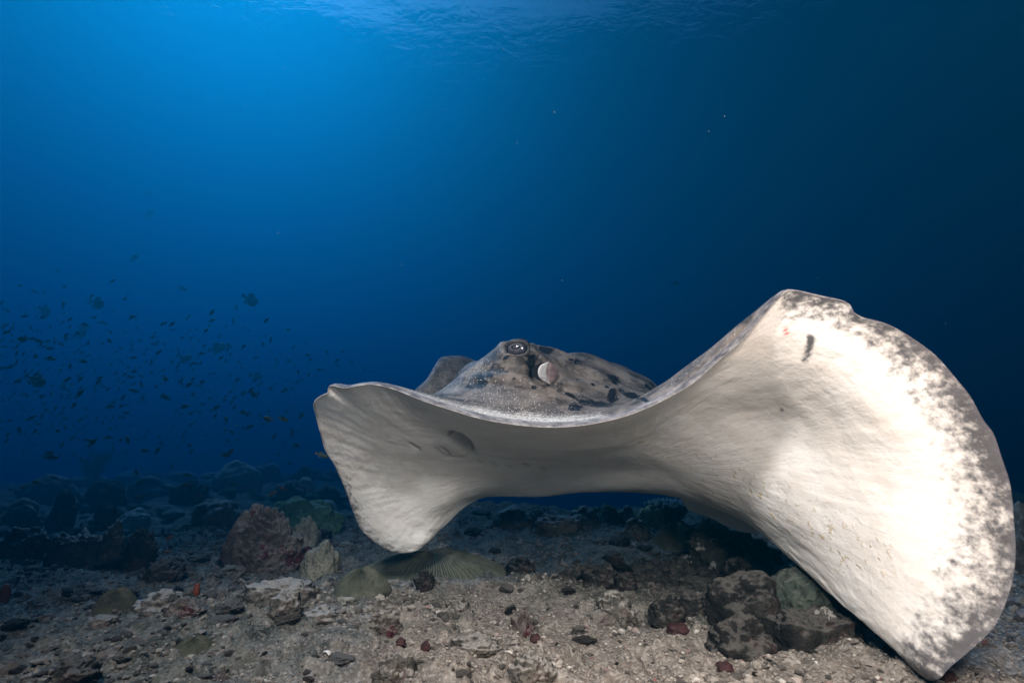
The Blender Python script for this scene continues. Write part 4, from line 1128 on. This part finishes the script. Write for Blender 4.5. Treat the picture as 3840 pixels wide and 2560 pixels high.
def fish_mat(name, a, b, tailc):
    k = NT(name); z = k.sep(k.obj())[2]
    c = k.mix(k.map(z, -.12, .12), b, a)
    c = k.mix(k.map(k.attr('along'), .85, 1.1), c, tailc)
    return k.fin(c, .45, None, .4)
FM = {'dark': fish_mat('chromis_dark', (.015, .02, .02), (.05, .06, .055), (.02, .025, .02)),
      'olive': fish_mat('fusilier_olive', (.04, .055, .02), (.09, .095, .03), (.13, .12, .02)),
      'orange': fish_mat('anthias_orange', (.18, .06, .015), (.24, .11, .03), (.24, .13, .02)),
      'trigger': fish_mat('triggerfish_dark', (.008, .009, .012), (.014, .015, .02), (.012, .012, .016))}
me_small = []
for i, (dp, th, fk) in enumerate([(.30, .13, .5), (.34, .14, .8), (.27, .12, .6)]): me_small.append(fish_mesh('small_fish', dp, th, .26, fk))
me_big = fish_mesh('triggerfish', .50, .16, .22, .15, .10, 18, 14); me_big2 = fish_mesh('surgeonfish', .42, .13, .24, .6, .05, 18, 14)
_mc = {}
def with_mat(me, m):
    key = (me.name, m)
    if key not in _mc:
        c = me.copy(); c.materials.append(FM[m]); _mc[key] = c
    return _mc[key]
def put_fish(name, me, m, px, py, d, L, ang, yaw, label, cat, group=None):
    """ang: tilt of the body axis in degrees (0 = head to the right), yaw: turn away from the side view"""
    o = link(name, with_mat(me, m), None, label=label, cat=cat, group=group)
    o.location = P(px, py, d); o.scale = (L, L, L)
    o.rotation_euler = (Matrix.Rotation(R(yaw), 3, 'Z') @ Matrix.Rotation(R(-ang), 3, 'Y')).to_euler()
    return o
rf = random.Random(77)
def in_school(px, py):
    top = 985+.27*px if px < 1500 else 9999
    if py < top+rf.gauss(0, 60): return False
    return py < 1760 and px < 1560
def far_px(n):
    out = []
    while len(out) < n:
        px = rf.uniform(-40, 1560) if rf.random() < .5 else abs(rf.gauss(0, 700)); py = rf.gauss(1400, 200)
        if not in_school(px, py): continue
        if px > 1130 and py > 1430 and px > 1170: continue
        if px > 1200 and py > 1400: continue
        out.append((px, py))
    return out
spots = far_px(700)
def dir_for():
    return rf.gauss(42, 20) if rf.random() < .72 else rf.choice([rf.gauss(5, 15), rf.gauss(140, 25), rf.gauss(180, 18), rf.gauss(-40, 20)])
for i, (px, py) in enumerate(spots[:232]):
    d = rf.uniform(3.2, 5.6)
    zn = 'between the school and the stingray wing tip' if px > 1000 else 'along the upper edge of the school' if py < 1200+.2*px else 'low in the school just above the reef' if py > 1560 else 'in the thick middle of the school'
    put_fish('small_fish', rf.choice(me_small), 'dark', px, py, d, rf.uniform(.036, .062), dir_for(), rf.uniform(-45, 45),
             'small dark fish swimming '+zn, 'fish', 'dark fish '+zn)
OLIVE = [(215,1616),(180,1700),(295,1478),(130,1617),(250,1425),(310,1355),(620,1422),(757,1432),(505,1465),(540,1690),(590,1690),(405,1640),(345,1655),(850,1572),(910,1545),(1008,1570),(955,1480),(1110,1670),(860,1700),(1205,1705),(840,1705),(625,1490),(276,1520),(75,1425),(190,1715),(690,1525),(810,1530),(1060,1570),(1130,1560),(480,1650),(345,1660),(410,1525),(700,1780),(510,1770),(205,1790),(870,1815),(940,1840),(300,1425),(185,1345),(90,1270)]
for i, (px, py) in enumerate(OLIVE):
    d = rf.uniform(2.3, 3.3)
    put_fish('small_fish', rf.choice(me_small), 'olive', px, py, d, rf.uniform(.045, .07), rf.choice([rf.gauss(10, 12), rf.gauss(35, 15), rf.gauss(170, 15), rf.gauss(-10, 10)]), rf.uniform(-35, 35),
             'yellow green fish in the nearer part of the school', 'fish', 'yellow green fish of the school')
for px, py, an, in [(520,1812,35),(695,1818,20),(455,1860,150),(522,1862,180),(632,2018,25),(556,2066,170),(630,2068,185),(50,1962,40),(304,1975,95),(618,2148,90),(745,1862,10),(85,1830,40),(140,1808,170),(1060,1830,160),(285,1900,180),(1020,1850,30)]:
    d = 2.0 if py > 2000 else rf.uniform(2.4, 3.0)
    put_fish('small_fish', me_small[2], 'orange', px, py, d, .05, an, rf.uniform(-30, 30), 'small orange fish hovering close over the reef rocks', 'fish', 'orange fish over the reef')
BIG = [(362,1136,6.8,.30,-22,'trigger','dark oval triggerfish alone at the upper edge of the school'),(935,1122,6.6,.30,-30,'trigger','dark oval triggerfish alone above the school right part'),
 (130,1424,4.2,.20,-28,'trigger','black deep bodied triggerfish, darkest fish of all, low in the school'),(165,1162,9.0,.36,-25,'trigger','faint blue triggerfish half hidden among small fish'),
 (812,1306,8.5,.34,15,'trigger','faint dark fish with raised fins in the middle of the school'),(885,1150,10,.2,-55,'trigger','faint slim fish just behind the lone dark triggerfish'),
 (310,1224,11,.34,-15,'trigger','very faint bluish fish deep inside the school'),(300,1255,9,.3,20,'trigger','faint dark fish below the very faint bluish one'),
 (960,1410,10,.3,-10,'trigger','faint fish behind the school near the stingray'),(556,722,11,.26,-30,'trigger','tiny faint fish high in open blue water'),(556,805,11,.30,50,'trigger','faint lone fish high above the school'),
 (690,1350,7.5,.26,35,'trigger','mid size dark fish rising through the school'),(500,970,9,.22,50,'trigger','faint lone fish in open water over the school'),(2530,1062,10,.22,20,'trigger','faint lone fish in open water above the stingray'),(680,1080,10,.24,-25,'trigger','faint lone fish between school and open water')]
for px, py, d, L, an, m, lab in BIG:
    put_fish('triggerfish', me_big if L > .27 or px == 130 else me_big2, m, px, py, d, L*.85, an, rf.uniform(-15, 15), lab, 'fish')
# the far rest of the school, too faint to tell apart
def far_school():
    vs = []; fs = []; base = me_small[0]
    V0 = np.array([v.co[:] for v in base.vertices]); polys = [list(p.vertices) for p in base.polygons]
    allv = []; q4 = []; qn = {}
    o = 0
    for px, py in spots[232:]:
        d = rf.uniform(5.6, 9); L = rf.uniform(.045, .07)
        m = np.array(Matrix.Rotation(R(rf.uniform(-50, 50)), 3, 'Z') @ Matrix.Rotation(R(-dir_for()), 3, 'Y'))
        allv.append((V0*L)@m.T+P(px, py, d))
        for p in polys: qn.setdefault(len(p), []).append([o+i for i in p])
        o += len(V0)
    me = mesh_np('far_fish_school', np.concatenate(allv), [np.array(v) for v in qn.values()])
    link('far_fish_school', me, FM['dark'], label='far faint small fish making up the back of the school', cat='fish school', kind='stuff')
far_school()

# ------------------------------------------------------------------ specks drifting in the water
def marine_snow():
    rg = np.random.default_rng(5); n = 260; V0, F0 = ico(1)
    px = rg.uniform(0, 3840, n); py = rg.uniform(0, 1750, n); d = rg.uniform(.9, 4.5, n)
    s = rg.uniform(.0004, .0008, n)*(.3+.3*d)
    c = np.array([P(a, b, q) for a, b, q in zip(px, py, d)])
    V = V0[None]*s[:, None, None]*rg.uniform(.6, 1.4, (n, 1, 3))+c[:, None]
    F = F0[None]+(np.arange(n)*len(V0))[:, None, None]
    k = NT('marine_snow')
    link('drifting_specks', mesh_np('drifting_specks', V.reshape(-1, 3), F.reshape(-1, 3)), k.fin((.7, .75, .75), .8), label='tiny pale specks drifting in the open water', cat='plankton', kind='stuff')
marine_snow()
